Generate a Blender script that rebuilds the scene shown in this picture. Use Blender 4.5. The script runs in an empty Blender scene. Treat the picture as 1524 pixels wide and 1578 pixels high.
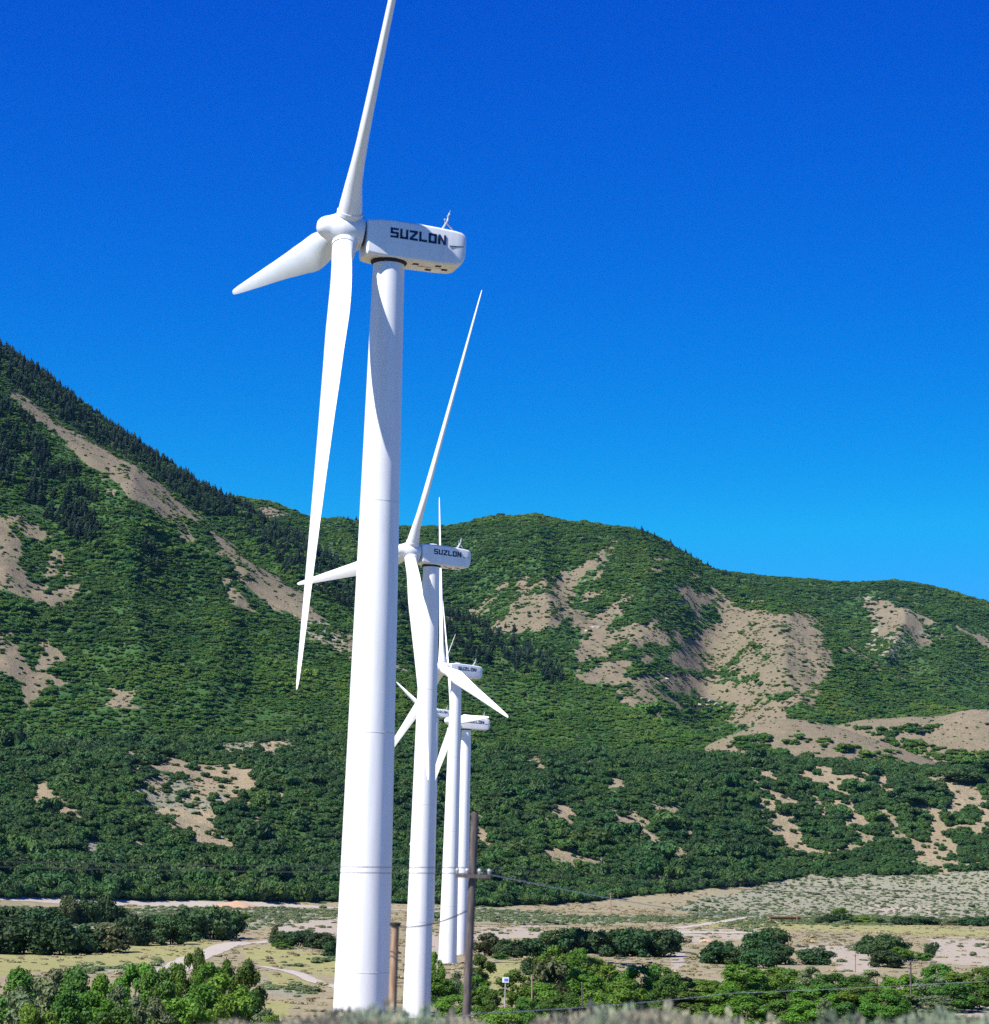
import bpy, math
import numpy as np
from mathutils import Vector, Matrix

SC = bpy.context.scene
COL = SC.collection
R_ = math.radians

# ------------------------------------------------------------------ camera
CAMZ = 24.0                       # the road is on a bank 24 m over the valley floor
FPX, PITCH, ROLL = 3401.0, R_(9.0515), R_(1.6618)
CX, CY = 762.0, 789.0
cp, sp_, cr, sr = math.cos(PITCH), math.sin(PITCH), math.cos(ROLL), math.sin(ROLL)
U = np.array([1., 0, 0]); V = np.array([0, -sp_, cp]); F = np.array([0, cp, sp_])
E1 = cr * U + sr * V; E2 = -sr * U + cr * V
cam_d = bpy.data.cameras.new('camera'); cam = bpy.data.objects.new('camera', cam_d); COL.objects.link(cam)
cam_d.sensor_fit = 'HORIZONTAL'; cam_d.sensor_width = 36; cam_d.lens = FPX / 1524 * 36
cam_d.clip_start = .5; cam_d.clip_end = 30000
cam.matrix_world = Matrix([[E1[0], E2[0], -F[0], 0], [E1[1], E2[1], -F[1], 0], [E1[2], E2[2], -F[2], CAMZ], [0, 0, 0, 1]])
cam_d.dof.use_dof = True; cam_d.dof.focus_distance = 420; cam_d.dof.aperture_fstop = .95
SC.camera = cam

# ------------------------------------------------------------------ light
SUN_EL, SUN_AZ = R_(51), R_(-126)   # azimuth: clockwise from +Y (the view); -127 = left and behind the camera
sd = np.array([math.sin(SUN_AZ) * math.cos(SUN_EL), math.cos(SUN_AZ) * math.cos(SUN_EL), math.sin(SUN_EL)])
sl = bpy.data.lights.new('sun', 'SUN'); so = bpy.data.objects.new('sun', sl); COL.objects.link(so)
sl.energy = 5; sl.angle = R_(.5); sl.color = (1, .955, .89)
so.rotation_euler = Vector(sd).to_track_quat('Z', 'Y').to_euler()
so.location = (-50, -50, 200)
w = bpy.data.worlds.new('World'); SC.world = w; w.use_nodes = True
nt = w.node_tree; bg = nt.nodes['Background']
sky = nt.nodes.new('ShaderNodeTexSky'); sky.sky_type = 'NISHITA'; sky.sun_disc = False
sky.sun_elevation = SUN_EL; sky.sun_rotation = SUN_AZ; sky.altitude = 1800; sky.air_density = 1.0; sky.dust_density = .15; sky.ozone_density = 4.0
hs = nt.nodes.new('ShaderNodeHueSaturation'); hs.inputs['Saturation'].default_value = 1.35; hs.inputs['Hue'].default_value = .505
nt.links.new(sky.outputs[0], hs.inputs['Color'])
# the deep, very saturated blue of a high, dry summer sky
sp = nt.nodes.new('ShaderNodeSeparateColor'); cb = nt.nodes.new('ShaderNodeCombineColor'); nt.links.new(hs.outputs[0], sp.inputs[0]); nt.links.new(cb.outputs[0], bg.inputs[0])
for ch, gain, pw, top in ((0, .10, 3., .2), (1, .45, 1.6, 2.4), (2, 1.6, .66, 5.7)):
    q = nt.nodes.new('ShaderNodeMath'); q.operation = 'POWER'; q.inputs[1].default_value = pw; nt.links.new(sp.outputs[ch], q.inputs[0])
    m_ = nt.nodes.new('ShaderNodeMath'); m_.operation = 'MULTIPLY'; m_.inputs[1].default_value = gain; nt.links.new(q.outputs[0], m_.inputs[0]); nt.links.new(m_.outputs[0], (mn := nt.nodes.new('ShaderNodeMath')).inputs[0]); mn.operation = 'MINIMUM'; mn.inputs[1].default_value = top; nt.links.new(mn.outputs[0], cb.inputs[ch])
bg.inputs[1].default_value = .10
SC.view_settings.view_transform = 'Standard'; SC.view_settings.look = 'None'
SC.view_settings.exposure = .8; SC.view_settings.gamma = 1
SC.cycles.max_bounces = 5; SC.cycles.diffuse_bounces = 2; SC.cycles.transparent_max_bounces = 4
SC.cycles.use_denoising = False

# ------------------------------------------------------------------ image geometry helpers (reference pixels -> rays)
def ray(x, y):
    d = (x - CX) * E1 + (CY - y) * E2 + FPX * F
    return d
def azel(x, y):
    d = ray(x, y); h = math.hypot(d[0], d[1])
    return math.atan2(d[0], d[1]), d[2] / h
def P(x, y, R):
    """point seen at reference pixel x,y at horizontal range R"""
    a, e = azel(x, y)
    return np.array([math.sin(a) * R, math.cos(a) * R, CAMZ + e * R])
def G(x, y, z=0.):
    a, e = azel(x, y); R = (z - CAMZ) / e
    return math.sin(a) * R, math.cos(a) * R
def to_img(X, Y, Z):
    Z = Z - CAMZ
    u = X * E1[0] + Y * E1[1] + Z * E1[2]; v = X * E2[0] + Y * E2[1] + Z * E2[2]; d = X * F[0] + Y * F[1] + Z * F[2]
    d = np.maximum(d, 1e-3)
    return CX + FPX * u / d, CY - FPX * v / d

# ------------------------------------------------------------------ noise
def _h(i, j, s):
    n = (i * 374761393 + j * 668265263 + s * 2147483647 % 1013904223) & 0xffffffff
    n = ((n ^ (n >> 13)) * 1274126177) & 0xffffffff
    n = n ^ (n >> 16)
    return (n & 0xffff) / 65535.0
def vn(x, y, s=0):
    x = np.asarray(x, float); y = np.asarray(y, float)
    i = np.floor(x).astype(np.int64); j = np.floor(y).astype(np.int64)
    fx = x - i; fy = y - j; fx = fx * fx * (3 - 2 * fx); fy = fy * fy * (3 - 2 * fy)
    a = _h(i, j, s); b = _h(i + 1, j, s); c = _h(i, j + 1, s); d = _h(i + 1, j + 1, s)
    return (a * (1 - fx) + b * fx) * (1 - fy) + (c * (1 - fx) + d * fx) * fy
def fbm(x, y, s=0, o=4):
    t = 0; a = .5; n = 0
    for k in range(o):
        t = t + a * vn(x * 2 ** k + 17.3 * k, y * 2 ** k - 9.1 * k, s + k); n += a; a *= .5
    return t / n
def inpoly(x, y, poly):
    r = np.zeros(x.shape, bool); n = len(poly); j = n - 1
    for i in range(n):
        xi, yi = poly[i]; xj, yj = poly[j]
        if yi != yj:
            c = ((yi > y) != (yj > y)) & (x < (xj - xi) * (y - yi) / (yj - yi) + xi)
            r ^= c
        j = i
    return r

# ------------------------------------------------------------------ materials
def new_mat(name, rough=.8):
    m = bpy.data.materials.new(name); m.use_nodes = True
    b = m.node_tree.nodes['Principled BSDF']; b.inputs['Roughness'].default_value = rough
    b.inputs['Specular IOR Level'].default_value = .25
    return m, m.node_tree, b
def N(t, ty, **k):
    n = t.nodes.new(ty)
    for a, v in k.items(): setattr(n, a, v)
    return n
def noise_n(t, pos, scale, detail=4, rough=.6):
    n = N(t, 'ShaderNodeTexNoise'); n.inputs['Scale'].default_value = scale; n.inputs['Detail'].default_value = detail
    n.inputs['Roughness'].default_value = rough; t.links.new(pos, n.inputs['Vector']); return n.outputs['Fac']
def ramp(t, fac, stops):
    r = N(t, 'ShaderNodeValToRGB'); t.links.new(fac, r.inputs[0])
    el = r.color_ramp.elements
    while len(el) < len(stops): el.new(.5)
    for e, (p, c) in zip(el, stops): e.position = p; e.color = (*c, 1)
    return r.outputs[0]
def mixc(t, fac, a, b, mode='MIX'):
    m = N(t, 'ShaderNodeMix', data_type='RGBA', blend_type=mode)
    for sock, v in ((m.inputs[0], fac), (m.inputs[6], a), (m.inputs[7], b)):
        if hasattr(v, 'is_linked') or hasattr(v, 'links'): t.links.new(v, sock)
        else: sock.default_value = v if isinstance(v, float) else (*v, 1)
    return m.outputs[2]

def foliage(name, c0, c1, c2, transl=.22, patch=.02, second=1.3):
    m, t, b = new_mat(name, .6)
    g = N(t, 'ShaderNodeNewGeometry'); oi = N(t, 'ShaderNodeObjectInfo')
    n1 = noise_n(t, g.outputs['Position'], patch, 3)
    c = ramp(t, n1, [(.32, c0), (.5, c1), (.68, c2)])
    n2 = noise_n(t, g.outputs['Position'], second, 3)
    c = mixc(t, .5, c, ramp(t, n2, [(.3, c0), (.7, c2)]))
    hv = N(t, 'ShaderNodeHueSaturation'); t.links.new(c, hv.inputs['Color'])
    mr = N(t, 'ShaderNodeMapRange'); mr.inputs[3].default_value = .75; mr.inputs[4].default_value = 1.25
    t.links.new(oi.outputs['Random'], mr.inputs[0]); t.links.new(mr.outputs[0], hv.inputs['Value'])
    mh = N(t, 'ShaderNodeMath', operation='MULTIPLY_ADD'); mh.inputs[1].default_value = .045; mh.inputs[2].default_value = .478
    fr = N(t, 'ShaderNodeMath', operation='FRACT'); m7 = N(t, 'ShaderNodeMath', operation='MULTIPLY'); m7.inputs[1].default_value = 7.31
    t.links.new(oi.outputs['Random'], m7.inputs[0]); t.links.new(m7.outputs[0], fr.inputs[0]); t.links.new(fr.outputs[0], mh.inputs[0])
    t.links.new(mh.outputs[0], hv.inputs['Hue'])
    t.links.new(hv.outputs[0], b.inputs['Base Color'])
    tr = N(t, 'ShaderNodeBsdfTranslucent'); t.links.new(hv.outputs[0], tr.inputs[0])
    mx = N(t, 'ShaderNodeMixShader'); mx.inputs[0].default_value = transl
    t.links.new(b.outputs[0], mx.inputs[1]); t.links.new(tr.outputs[0], mx.inputs[2])
    t.links.new(mx.outputs[0], t.nodes['Material Output'].inputs[0])
    return m
M = {}
M['scrub'] = foliage('scrub_leaves', (.028, .088, .020), (.060, .160, .022), (.145, .235, .030), patch=.0065, second=.04)
M['scrub_dark'] = foliage('oak_thicket_leaves', (.020, .056, .018), (.036, .098, .022), (.075, .150, .026), patch=.012, second=.06)
M['conifer'] = foliage('conifer_needles', (.010, .026, .014), (.016, .038, .017), (.022, .050, .020), transl=.05)
M['oak'] = foliage('oak_leaves', (.022, .052, .016), (.034, .080, .020), (.055, .11, .028))
M['green'] = foliage('bright_leaves', (.055, .135, .012), (.10, .21, .018), (.15, .27, .028), transl=.3)
M['olive'] = foliage('olive_leaves', (.05, .065, .022), (.075, .095, .03), (.11, .13, .045))
M['grey'] = foliage('silvery_leaves', (.085, .125, .05), (.13, .18, .07), (.20, .25, .11))
M['straw'] = foliage('dry_grass_blades', (.20, .18, .08), (.30, .255, .13), (.40, .34, .19), transl=.1, patch=.03, second=.1)
M['sage'] = foliage('sage_leaves', (.22, .215, .14), (.32, .305, .205), (.43, .40, .28), patch=.3)
M['teal'] = foliage('bluish_sage_leaves', (.17, .22, .135), (.25, .31, .19), (.34, .40, .26), patch=.3)

def bark(name, c0, c1):
    m, t, b = new_mat(name, .9)
    tc = N(t, 'ShaderNodeTexCoord'); mp = N(t, 'ShaderNodeMapping'); mp.inputs['Scale'].default_value = (6, 6, .5)
    t.links.new(tc.outputs['Object'], mp.inputs[0])
    n = noise_n(t, mp.outputs[0], 3, 6)
    t.links.new(ramp(t, n, [(.35, c0), (.65, c1)]), b.inputs['Base Color'])
    return m
M['bark'] = bark('bark', (.05, .038, .028), (.13, .10, .075))
M['pole_tan'] = bark('weathered_tan_timber', (.20, .125, .075), (.42, .29, .19))
M['pole_grey'] = bark('weathered_grey_timber', (.055, .046, .042), (.16, .135, .125))

def turbine_white():
    m, t, b = new_mat('white_gelcoat', .32)
    b.inputs['Specular IOR Level'].default_value = .4
    tc = N(t, 'ShaderNodeTexCoord'); mp = N(t, 'ShaderNodeMapping'); mp.inputs['Scale'].default_value = (1, 1, .12)
    t.links.new(tc.outputs['Object'], mp.inputs[0])
    n = noise_n(t, mp.outputs[0], 1.6, 5, .65)
    t.links.new(ramp(t, n, [(.3, (.74, .74, .735)), (.6, (.82, .82, .82))]), b.inputs['Base Color'])
    return m
M['white'] = turbine_white()
def plain(name, c, rough=.6, metal=0.):
    m, t, b = new_mat(name, rough); b.inputs['Metallic'].default_value = metal
    g = N(t, 'ShaderNodeTexCoord'); n = noise_n(t, g.outputs['Object'], 4, 4)
    lo = tuple(x * .8 for x in c); hi = tuple(min(1, x * 1.12) for x in c)
    t.links.new(ramp(t, n, [(.3, lo), (.7, hi)]), b.inputs['Base Color'])
    return m
M['navy'] = plain('navy_paint', (.012, .03, .085), .5)
M['black'] = plain('black_rubber', (.02, .02, .022), .7)
M['seam'] = plain('seam_grey', (.68, .68, .68), .6)
M['galv'] = plain('galvanised_steel', (.45, .47, .48), .45, .3)
M['rust'] = plain('rusty_steel', (.16, .065, .035), .85)
M['wire'] = plain('dark_cable', (.03, .03, .035), .6)
M['wire_pale'] = plain('bare_aluminium_cable', (.55, .56, .56), .5)
M['blue'] = plain('blue_paint', (.08, .22, .6), .5)
M['rock'] = plain('pale_limestone', (.34, .30, .25), .95)
M['darkrock'] = plain('dark_stone', (.07, .062, .055), .95)
M['shed'] = plain('dark_shed_timber', (.025, .022, .02), .9)

def ground_mat(name, hill, pale=1.):
    m, t, b = new_mat(name, .95); b.inputs['Specular IOR Level'].default_value = .1
    g = N(t, 'ShaderNodeNewGeometry'); pos = g.outputs['Position']
    at = N(t, 'ShaderNodeAttribute', attribute_name='cover'); sep = N(t, 'ShaderNodeSeparateColor'); t.links.new(at.outputs['Color'], sep.inputs[0])
    big = noise_n(t, pos, .03 if not hill else .008, 5)
    mid = noise_n(t, pos, .22 if not hill else .06, 6, .7)
    fine = noise_n(t, pos, 1.7 if not hill else .5, 5, .75)
    if hill:
        base = ramp(t, mid, [(.3, (.028, .075, .020)), (.5, (.042, .10, .026)), (.68, (.09, .125, .045))])
    else:
        base = mixc(t, big, ramp(t, mid, [(.3, (.19, .155, .095)), (.5, (.29, .235, .15)), (.7, (.36, .30, .20))]),
                    ramp(t, fine, [(.3, (.15, .14, .075)), (.7, (.28, .25, .15))]))
        n5 = noise_n(t, pos, .9, 4, .7)
        base = mixc(t, ramp(t, n5, [(.54, (0, 0, 0)), (.64, (.6, .6, .6))]), base, (.16, .165, .085))
    def th(ch, lo, hi):
        mm = N(t, 'ShaderNodeMath', operation='MULTIPLY_ADD'); mm.inputs[1].default_value = .5; t.links.new(fine, mm.inputs[0])
        t.links.new(sep.outputs[ch], mm.inputs[2])
        r = N(t, 'ShaderNodeMapRange'); r.inputs[1].default_value = lo; r.inputs[2].default_value = hi; t.links.new(mm.outputs[0], r.inputs[0]); return r.outputs[0]
    if hill:
        soil = mixc(t, mid, ramp(t, fine, [(.3, (.14, .106, .070)), (.7, (.29, .232, .165))]), ramp(t, big, [(.3, (.165, .132, .088)), (.7, (.265, .212, .145))]))
        spots = noise_n(t, pos, .85, 3, .8); broad = noise_n(t, pos, .11, 5, .75)
        soil = mixc(t, ramp(t, broad, [(.42, (0, 0, 0)), (.62, (.75, .75, .75))]), soil, (.15, .145, .085))
        soil = mixc(t, ramp(t, spots, [(.55, (0, 0, 0)), (.62, (.8, .8, .8))]), soil, (.065, .075, .035))
        if pale != 1.: soil = mixc(t, 1., soil, (pale, pale * .97, pale * .92), 'MULTIPLY')
    else:
        soil = ramp(t, fine, [(.3, (.25, .215, .165)), (.7, (.39, .34, .27))])
    grass = mixc(t, big, ramp(t, fine, [(.3, (.17, .20, .055)), (.7, (.30, .30, .11))]), ramp(t, mid, [(.3, (.20, .18, .085)), (.7, (.33, .285, .145))]))
    sage = ramp(t, mixc(t, .6, mid, fine), [(.40, (.15, .16, .105)), (.52, (.235, .23, .16)), (.62, (.34, .30, .225))])
    c = mixc(t, th(2, .55, .9), base, sage)
    c = mixc(t, th(1, .55, .9), c, grass)
    c = mixc(t, th(0, .6, .85), c, soil)
    t.links.new(c, b.inputs['Base Color'])
    bp = N(t, 'ShaderNodeBump'); bp.inputs['Strength'].default_value = .7; bp.inputs['Distance'].default_value = 2.6 if hill else .35
    t.links.new(fine, bp.inputs['Height']); t.links.new(bp.outputs[0], b.inputs['Normal'])
    return m
M['hill'] = ground_mat('hillside_soil', True)
M['bench'] = ground_mat('bench_soil', True, 1.5)
M['ground'] = ground_mat('valley_soil', False)
def dirt_mat():
    m, t, b = new_mat('dirt_track', .95)
    g = N(t, 'ShaderNodeNewGeometry'); n = noise_n(t, g.outputs['Position'], 1.1, 6, .7)
    t.links.new(ramp(t, n, [(.3, (.28, .245, .195)), (.7, (.42, .38, .31))]), b.inputs['Base Color']); return m
M['dirt'] = dirt_mat()
def orange_mat():
    m, t, b = new_mat('reddish_spoil', .95)
    g = N(t, 'ShaderNodeNewGeometry'); n = noise_n(t, g.outputs['Position'], 1.1, 6, .7)
    t.links.new(ramp(t, n, [(.3, (.30, .17, .10)), (.7, (.50, .34, .22))]), b.inputs['Base Color']); return m
M['spoil'] = orange_mat()

# ------------------------------------------------------------------ object helpers
def mesh_np(name, v, f, mat, smooth=False):
    v = np.asarray(v, np.float32); f = np.asarray(f, np.int32)
    me = bpy.data.meshes.new(name); n = f.shape[1]
    me.vertices.add(len(v)); me.vertices.foreach_set('co', v.ravel())
    me.loops.add(f.size); me.loops.foreach_set('vertex_index', f.ravel())
    me.polygons.add(len(f)); me.polygons.foreach_set('loop_start', np.arange(0, f.size, n, dtype=np.int32))
    me.polygons.foreach_set('use_smooth', np.full(len(f), smooth))
    me.update(calc_edges=True); me.materials.append(mat)
    return me
def link(name, me, parent=None):
    o = bpy.data.objects.new(name, me); COL.objects.link(o); o.parent = parent; return o
def tag(o, label=None, cat=None, group=None, kind=None):
    if label: o['label'] = label
    if cat: o['category'] = cat
    if group: o['group'] = group
    if kind: o['kind'] = kind
    return o
def empty(name, loc, rz=0, s=1.):
    o = bpy.data.objects.new(name, None); COL.objects.link(o); o.location = loc; o.rotation_euler = (0, 0, rz); o.scale = (s, s, s) if not hasattr(s, '__len__') else s
    o.empty_display_size = .5; return o
def copy_tree(o, parent=None):
    c = o.copy(); COL.objects.link(c); c.parent = parent
    for ch in list(o.children): copy_tree(ch, c)
    return c

class MB:
    def __init__(s): s.v = []; s.f = []
    def add(s, v, f):
        b = len(s.v); s.v += [tuple(p) for p in v]; s.f += [tuple(i + b for i in q) for q in f]; return s
    def box(s, c, d, rot=None):
        vs = [np.array([x * d[0] / 2, y * d[1] / 2, z * d[2] / 2]) for x in (-1, 1) for y in (-1, 1) for z in (-1, 1)]
        if rot is not None: vs = [rot @ q for q in vs]
        return s.add([q + np.array(c) for q in vs], [(0, 1, 3, 2), (4, 6, 7, 5), (0, 4, 5, 1), (2, 3, 7, 6), (0, 2, 6, 4), (1, 5, 7, 3)])
    def tube(s, pts, rad, n=10, caps=True):
        pts = [np.array(p, float) for p in pts]
        if not hasattr(rad, '__len__'): rad = [rad] * len(pts)
        rings = []
        for i, p in enumerate(pts):
            d = pts[min(i + 1, len(pts) - 1)] - pts[max(i - 1, 0)]; d /= np.linalg.norm(d) + 1e-9
            a = np.array([0, 0, 1.]) if abs(d[2]) < .9 else np.array([1., 0, 0])
            u = np.cross(a, d); u /= np.linalg.norm(u); v = np.cross(d, u)
            rings.append([p + rad[i] * (u * math.cos(2 * math.pi * k / n) + v * math.sin(2 * math.pi * k / n)) for k in range(n)])
        vs = [q for r in rings for q in r]; fs = []
        for i in range(len(pts) - 1):
            for k in range(n):
                a0 = i * n + k; a1 = i * n + (k + 1) % n; fs.append((a0, a1, a1 + n, a0 + n))
        if caps: fs.append(tuple(range(n))[::-1]); fs.append(tuple(range(len(vs) - n, len(vs))))
        return s.add(vs, fs)
    def rings(s, rings, caps=True):
        n = len(rings[0]); vs = [q for r in rings for q in r]; fs = []
        for i in range(len(rings) - 1):
            for k in range(n):
                a0 = i * n + k; a1 = i * n + (k + 1) % n; fs.append((a0, a1, a1 + n, a0 + n))
        if caps: fs.append(tuple(range(n))[::-1]); fs.append(tuple(range(len(vs) - n, len(vs))))
        return s.add(vs, fs)
    def build(s, name, mat, parent=None, smooth=False, angle=40):
        me = bpy.data.meshes.new(name); me.from_pydata(s.v, [], s.f); me.materials.append(mat)
        import bmesh
        bm = bmesh.new(); bm.from_mesh(me); bmesh.ops.recalc_face_normals(bm, faces=bm.faces); bm.to_mesh(me); bm.free()
        if smooth:
            me.polygons.foreach_set('use_smooth', [True] * len(me.polygons))
            me.set_sharp_from_angle(angle=R_(angle))
        return link(name, me, parent)

# ------------------------------------------------------------------ terrain
def curve_rz(pts):
    """pts (x, y, R) in reference pixels -> sorted az, R, z"""
    L = []
    for x, y, R in pts:
        a, e = azel(x, y); L.append((a, R, CAMZ + e * R))
    L = np.array(sorted(L)); return L[:, 0], L[:, 1], L[:, 2]
def smooth_interp(a, xa, ya):
    # linear interpolation averaged over a small window (rounds the corners)
    s = 0
    for d in (-.004, -.002, 0, .002, .004): s = s + np.interp(a + d, xa, ya)
    return s / 5
class Surf:
    def __init__(s, curves, noise):
        s.c = [curve_rz(c) if isinstance(c, list) else c for c in curves]; s.noise = noise
    def table(s, az):
        Rk = []; Zk = []
        for c in s.c:
            if callable(c): r, z = c(az, Rk, Zk)
            else: r = smooth_interp(az, c[0], c[1]); z = smooth_interp(az, c[0], c[2])
            Rk.append(r + az * 0); Zk.append(z + az * 0)
        return np.array(Rk), np.array(Zk)
    def height(s, X, Y, tab=None):
        az = np.arctan2(X, Y); R = np.hypot(X, Y)
        Rk, Zk = s.table(az)
        K = len(Rk); d = np.diff(Zk, axis=0) / np.maximum(np.diff(Rk, axis=0), 1e-3)
        m = np.zeros_like(Zk); m[0] = d[0]; m[-1] = d[-1]
        for k in range(1, K - 1):
            pr = d[k - 1] * d[k]; m[k] = np.where(pr > 0, 2 * pr / (d[k - 1] + d[k] + 1e-12 * np.sign(d[k])), 0)
        Z = np.where(R <= Rk[0], Zk[0], Zk[-1])
        for k in range(K - 1):
            h = np.maximum(Rk[k + 1] - Rk[k], 1e-3); t = (R - Rk[k]) / h
            zz = (2 * t**3 - 3 * t**2 + 1) * Zk[k] + (t**3 - 2 * t**2 + t) * h * m[k] + (-2 * t**3 + 3 * t**2) * Zk[k + 1] + (t**3 - t**2) * h * m[k + 1]
            Z = np.where((t >= 0) & (t <= 1), zz, Z)
        return Z + s.noise(X, Y, az, R, Rk, Zk)
def grid_mesh(name, surf, az, Rrows, masks, mat, label=None):
    """az (n), Rrows callable(az)-> (m, n) ranges"""
    RR = Rrows(az); m, n = RR.shape
    A = np.broadcast_to(az, RR.shape); X = np.sin(A) * RR; Y = np.cos(A) * RR
    Z = surf.height(X.ravel(), Y.ravel()).reshape(X.shape)
    v = np.stack([X, Y, Z], -1).reshape(-1, 3)
    i = np.arange(m - 1)[:, None] * n + np.arange(n - 1)[None]
    f = np.stack([i, i + 1, i + n + 1, i + n], -1).reshape(-1, 4)
    me = mesh_np(name, v, f, mat, True)
    c = np.ones((len(v), 4), np.float32); c[:, :3] = cover(v[:, 0], v[:, 1], v[:, 2], masks)[:, :3]
    at = me.color_attributes.new('cover', 'FLOAT_COLOR', 'POINT'); at.data.foreach_set('color', c.ravel())
    o = link(name, me); tag(o, label, kind='structure'); return o
def cover(X, Y, Z, masks):
    """plan of bare soil / grass / sage on the land: outlines measured from the reference, edges broken up by world-space noise"""
    x, y = to_img(X, Y, Z); R = np.hypot(X, Y)
    s = masks.get('edge', 10.) / 1
    wl = np.full_like(R, masks.get('scale', 9.))
    nx = (fbm(X / wl.clip(4) , Y / wl.clip(4) * .6, 5, 3) - .5) * 2 * s; ny = (fbm(X / wl.clip(4) + 40, Y / wl.clip(4) * .6, 9, 3) - .5) * 1.4 * s
    nx2 = (fbm(X / wl / 1.7 + 7, Y / wl / 2, 15, 4) - .5) * 5 * s; ny2 = (fbm(X / wl / 1.7 + 90, Y / wl / 2, 19, 4) - .5) * 3.6 * s; fr = fbm(X / wl * 1.6, Y / wl * 1.2, 23, 4)
    out = np.zeros((len(X), 4))
    for ch, key in ((0, 'soil'), (1, 'grass'), (2, 'sage'), (3, 'sparse')):
        if masks.get(key) == 'all': out[:, ch] = 1; continue
        for poly in masks.get(key, []):
            xs = [p[0] for p in poly]; ys = [p[1] for p in poly]
            q = (x > min(xs) - 30) & (x < max(xs) + 30) & (y > min(ys) - 30) & (y < max(ys) + 30)
            if q.any():
                r = inpoly(x[q] + nx[q], y[q] + ny[q], poly)
                if ch == 0 and 'sparse' in masks:   # ragged fringe: the edge breaks up instead of being a line
                    r2 = inpoly(x[q] + nx2[q], y[q] + ny2[q], poly); r = (r & r2) | ((r | r2) & (fr[q] > .5))
                out[np.where(q)[0][r], ch] = 1
    sp = out[:, 3] > .5
    # broken country: clumps of scrub with soil between them
    cn = fbm(X / wl * .7, Y / wl * .45, 61, 5); out[:, 3] = np.where(sp, np.where(cn > .565, 1, .5), 0)
    out[:, 0] = np.where(sp & (cn > .565), 1, out[:, 0])
    return out
def sc(pts, x0, y0, k): return [(x0 + k * a, y0 + k * b) for a, b in pts]

# --- valley, bench and plateau: one sheet out to the far hills
const = lambda r, z: (lambda az, Rk, Zk: (r, z))
far_edge = [(-400, 1380, 900), (0, 1393, 972), (300, 1394, 1070), (520, 1396, 1130), (762, 1402, 1150), (900, 1404, 1180), (1100, 1407, 1240), (1300, 1412, 1290), (1524, 1416, 1300), (2000, 1430, 1300)]
FE = curve_rz(far_edge)
foot = [(-400, 1372, 930), (0, 1386, 990), (300, 1388, 1090), (520, 1390, 1150), (762, 1397, 1180), (900, 1390, 1260), (1050, 1376, 1360), (1200, 1360, 1470), (1400, 1349, 1520), (1524, 1342, 1540), (2000, 1350, 1560)]
btop = [(-400, 1140, 1450), (0, 1150, 1500), (250, 1146, 1530), (450, 1141, 1560), (560, 1146, 1600), (740, 1160, 1650), (1000, 1166, 1720), (1200, 1173, 1800), (1400, 1184, 1870), (1524, 1190, 1900), (2000, 1200, 1950)]
def gnoise(X, Y, az, R, Rk, Zk):
    t1 = np.clip((R - 200) / 250, 0, 1); n = (fbm(X / 60, Y / 60, 3, 4) - .5) * 2.2 * t1 + (fbm(X / 7, Y / 7, 8, 3) - .5) * np.clip(R / 40, .12, .45)
    rf, rb = Rk[6], Rk[7]; u = np.clip((R - rf) / (rb - rf), 0, 1); s = np.sin(np.pi * u)
    g = 1 - np.abs(2 * fbm(az * 22 + .15 * np.sin(R / 60), R / 900, 21, 3) - 1) * 2
    n += s * (g * 5 - 2) + s * (fbm(X / 45, Y / 45, 31, 4) - .5) * 10
    tb = np.clip((R - rb) / 300, 0, 1); n += tb * (fbm(X / 200, Y / 200, 41, 3) - .5) * 14
    return n
GR = Surf([const(0, CAMZ - 2.2), const(19, CAMZ - 2.35), const(31, CAMZ - 2.95), const(48, CAMZ - 5.2), const(125, 0),
           lambda az, Rk, Zk: (np.interp(az, FE[0], FE[1]), 0.), foot, btop,
           lambda az, Rk, Zk: (Rk[7] + 120, Zk[7] - 7), lambda az, Rk, Zk: (Rk[7] + 700, Zk[7] + 25), const(5200, 160), const(9000, 120)], gnoise)
def gz(x, y): return float(GR.height(np.array([x]), np.array([y]))[0])
AZ = np.concatenate([np.linspace(-1.2, -.25, 60, endpoint=False), np.linspace(-.25, .25, 640), np.linspace(.25, 1.2, 61)[1:]])
def grows(az):
    a = np.concatenate([np.linspace(0, 18, 6, endpoint=False), np.linspace(18, 125, 90, endpoint=False), np.linspace(125, 330, 40, endpoint=False),
                        1 / np.linspace(1 / 330, 1 / 900, 200)])
    Rf = np.interp(az, *curve_rz(foot)[:2]); Rb = np.interp(az, *curve_rz(btop)[:2])
    r = [np.full_like(az, q) for q in a] + [900 + (Rf - 900) * t for t in np.linspace(0, 1, 60)[1:]] + [Rf + (Rb - Rf) * t for t in np.linspace(0, 1, 200)[1:]]
    r += [Rb + (5000 - Rb) * t**2 for t in np.linspace(0, 1, 50)[1:]] + [np.full_like(az, 9000.)]
    return np.array(r)
bsc = lambda p: sc(p, 720, 1060, .5276)
lsc = lambda p: sc(p, 0, 1080, .3543)
nsc = lambda p: sc(p, 0, 1340, .3543)
rsc = lambda p: sc(p, 800, 1340, .475)
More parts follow.
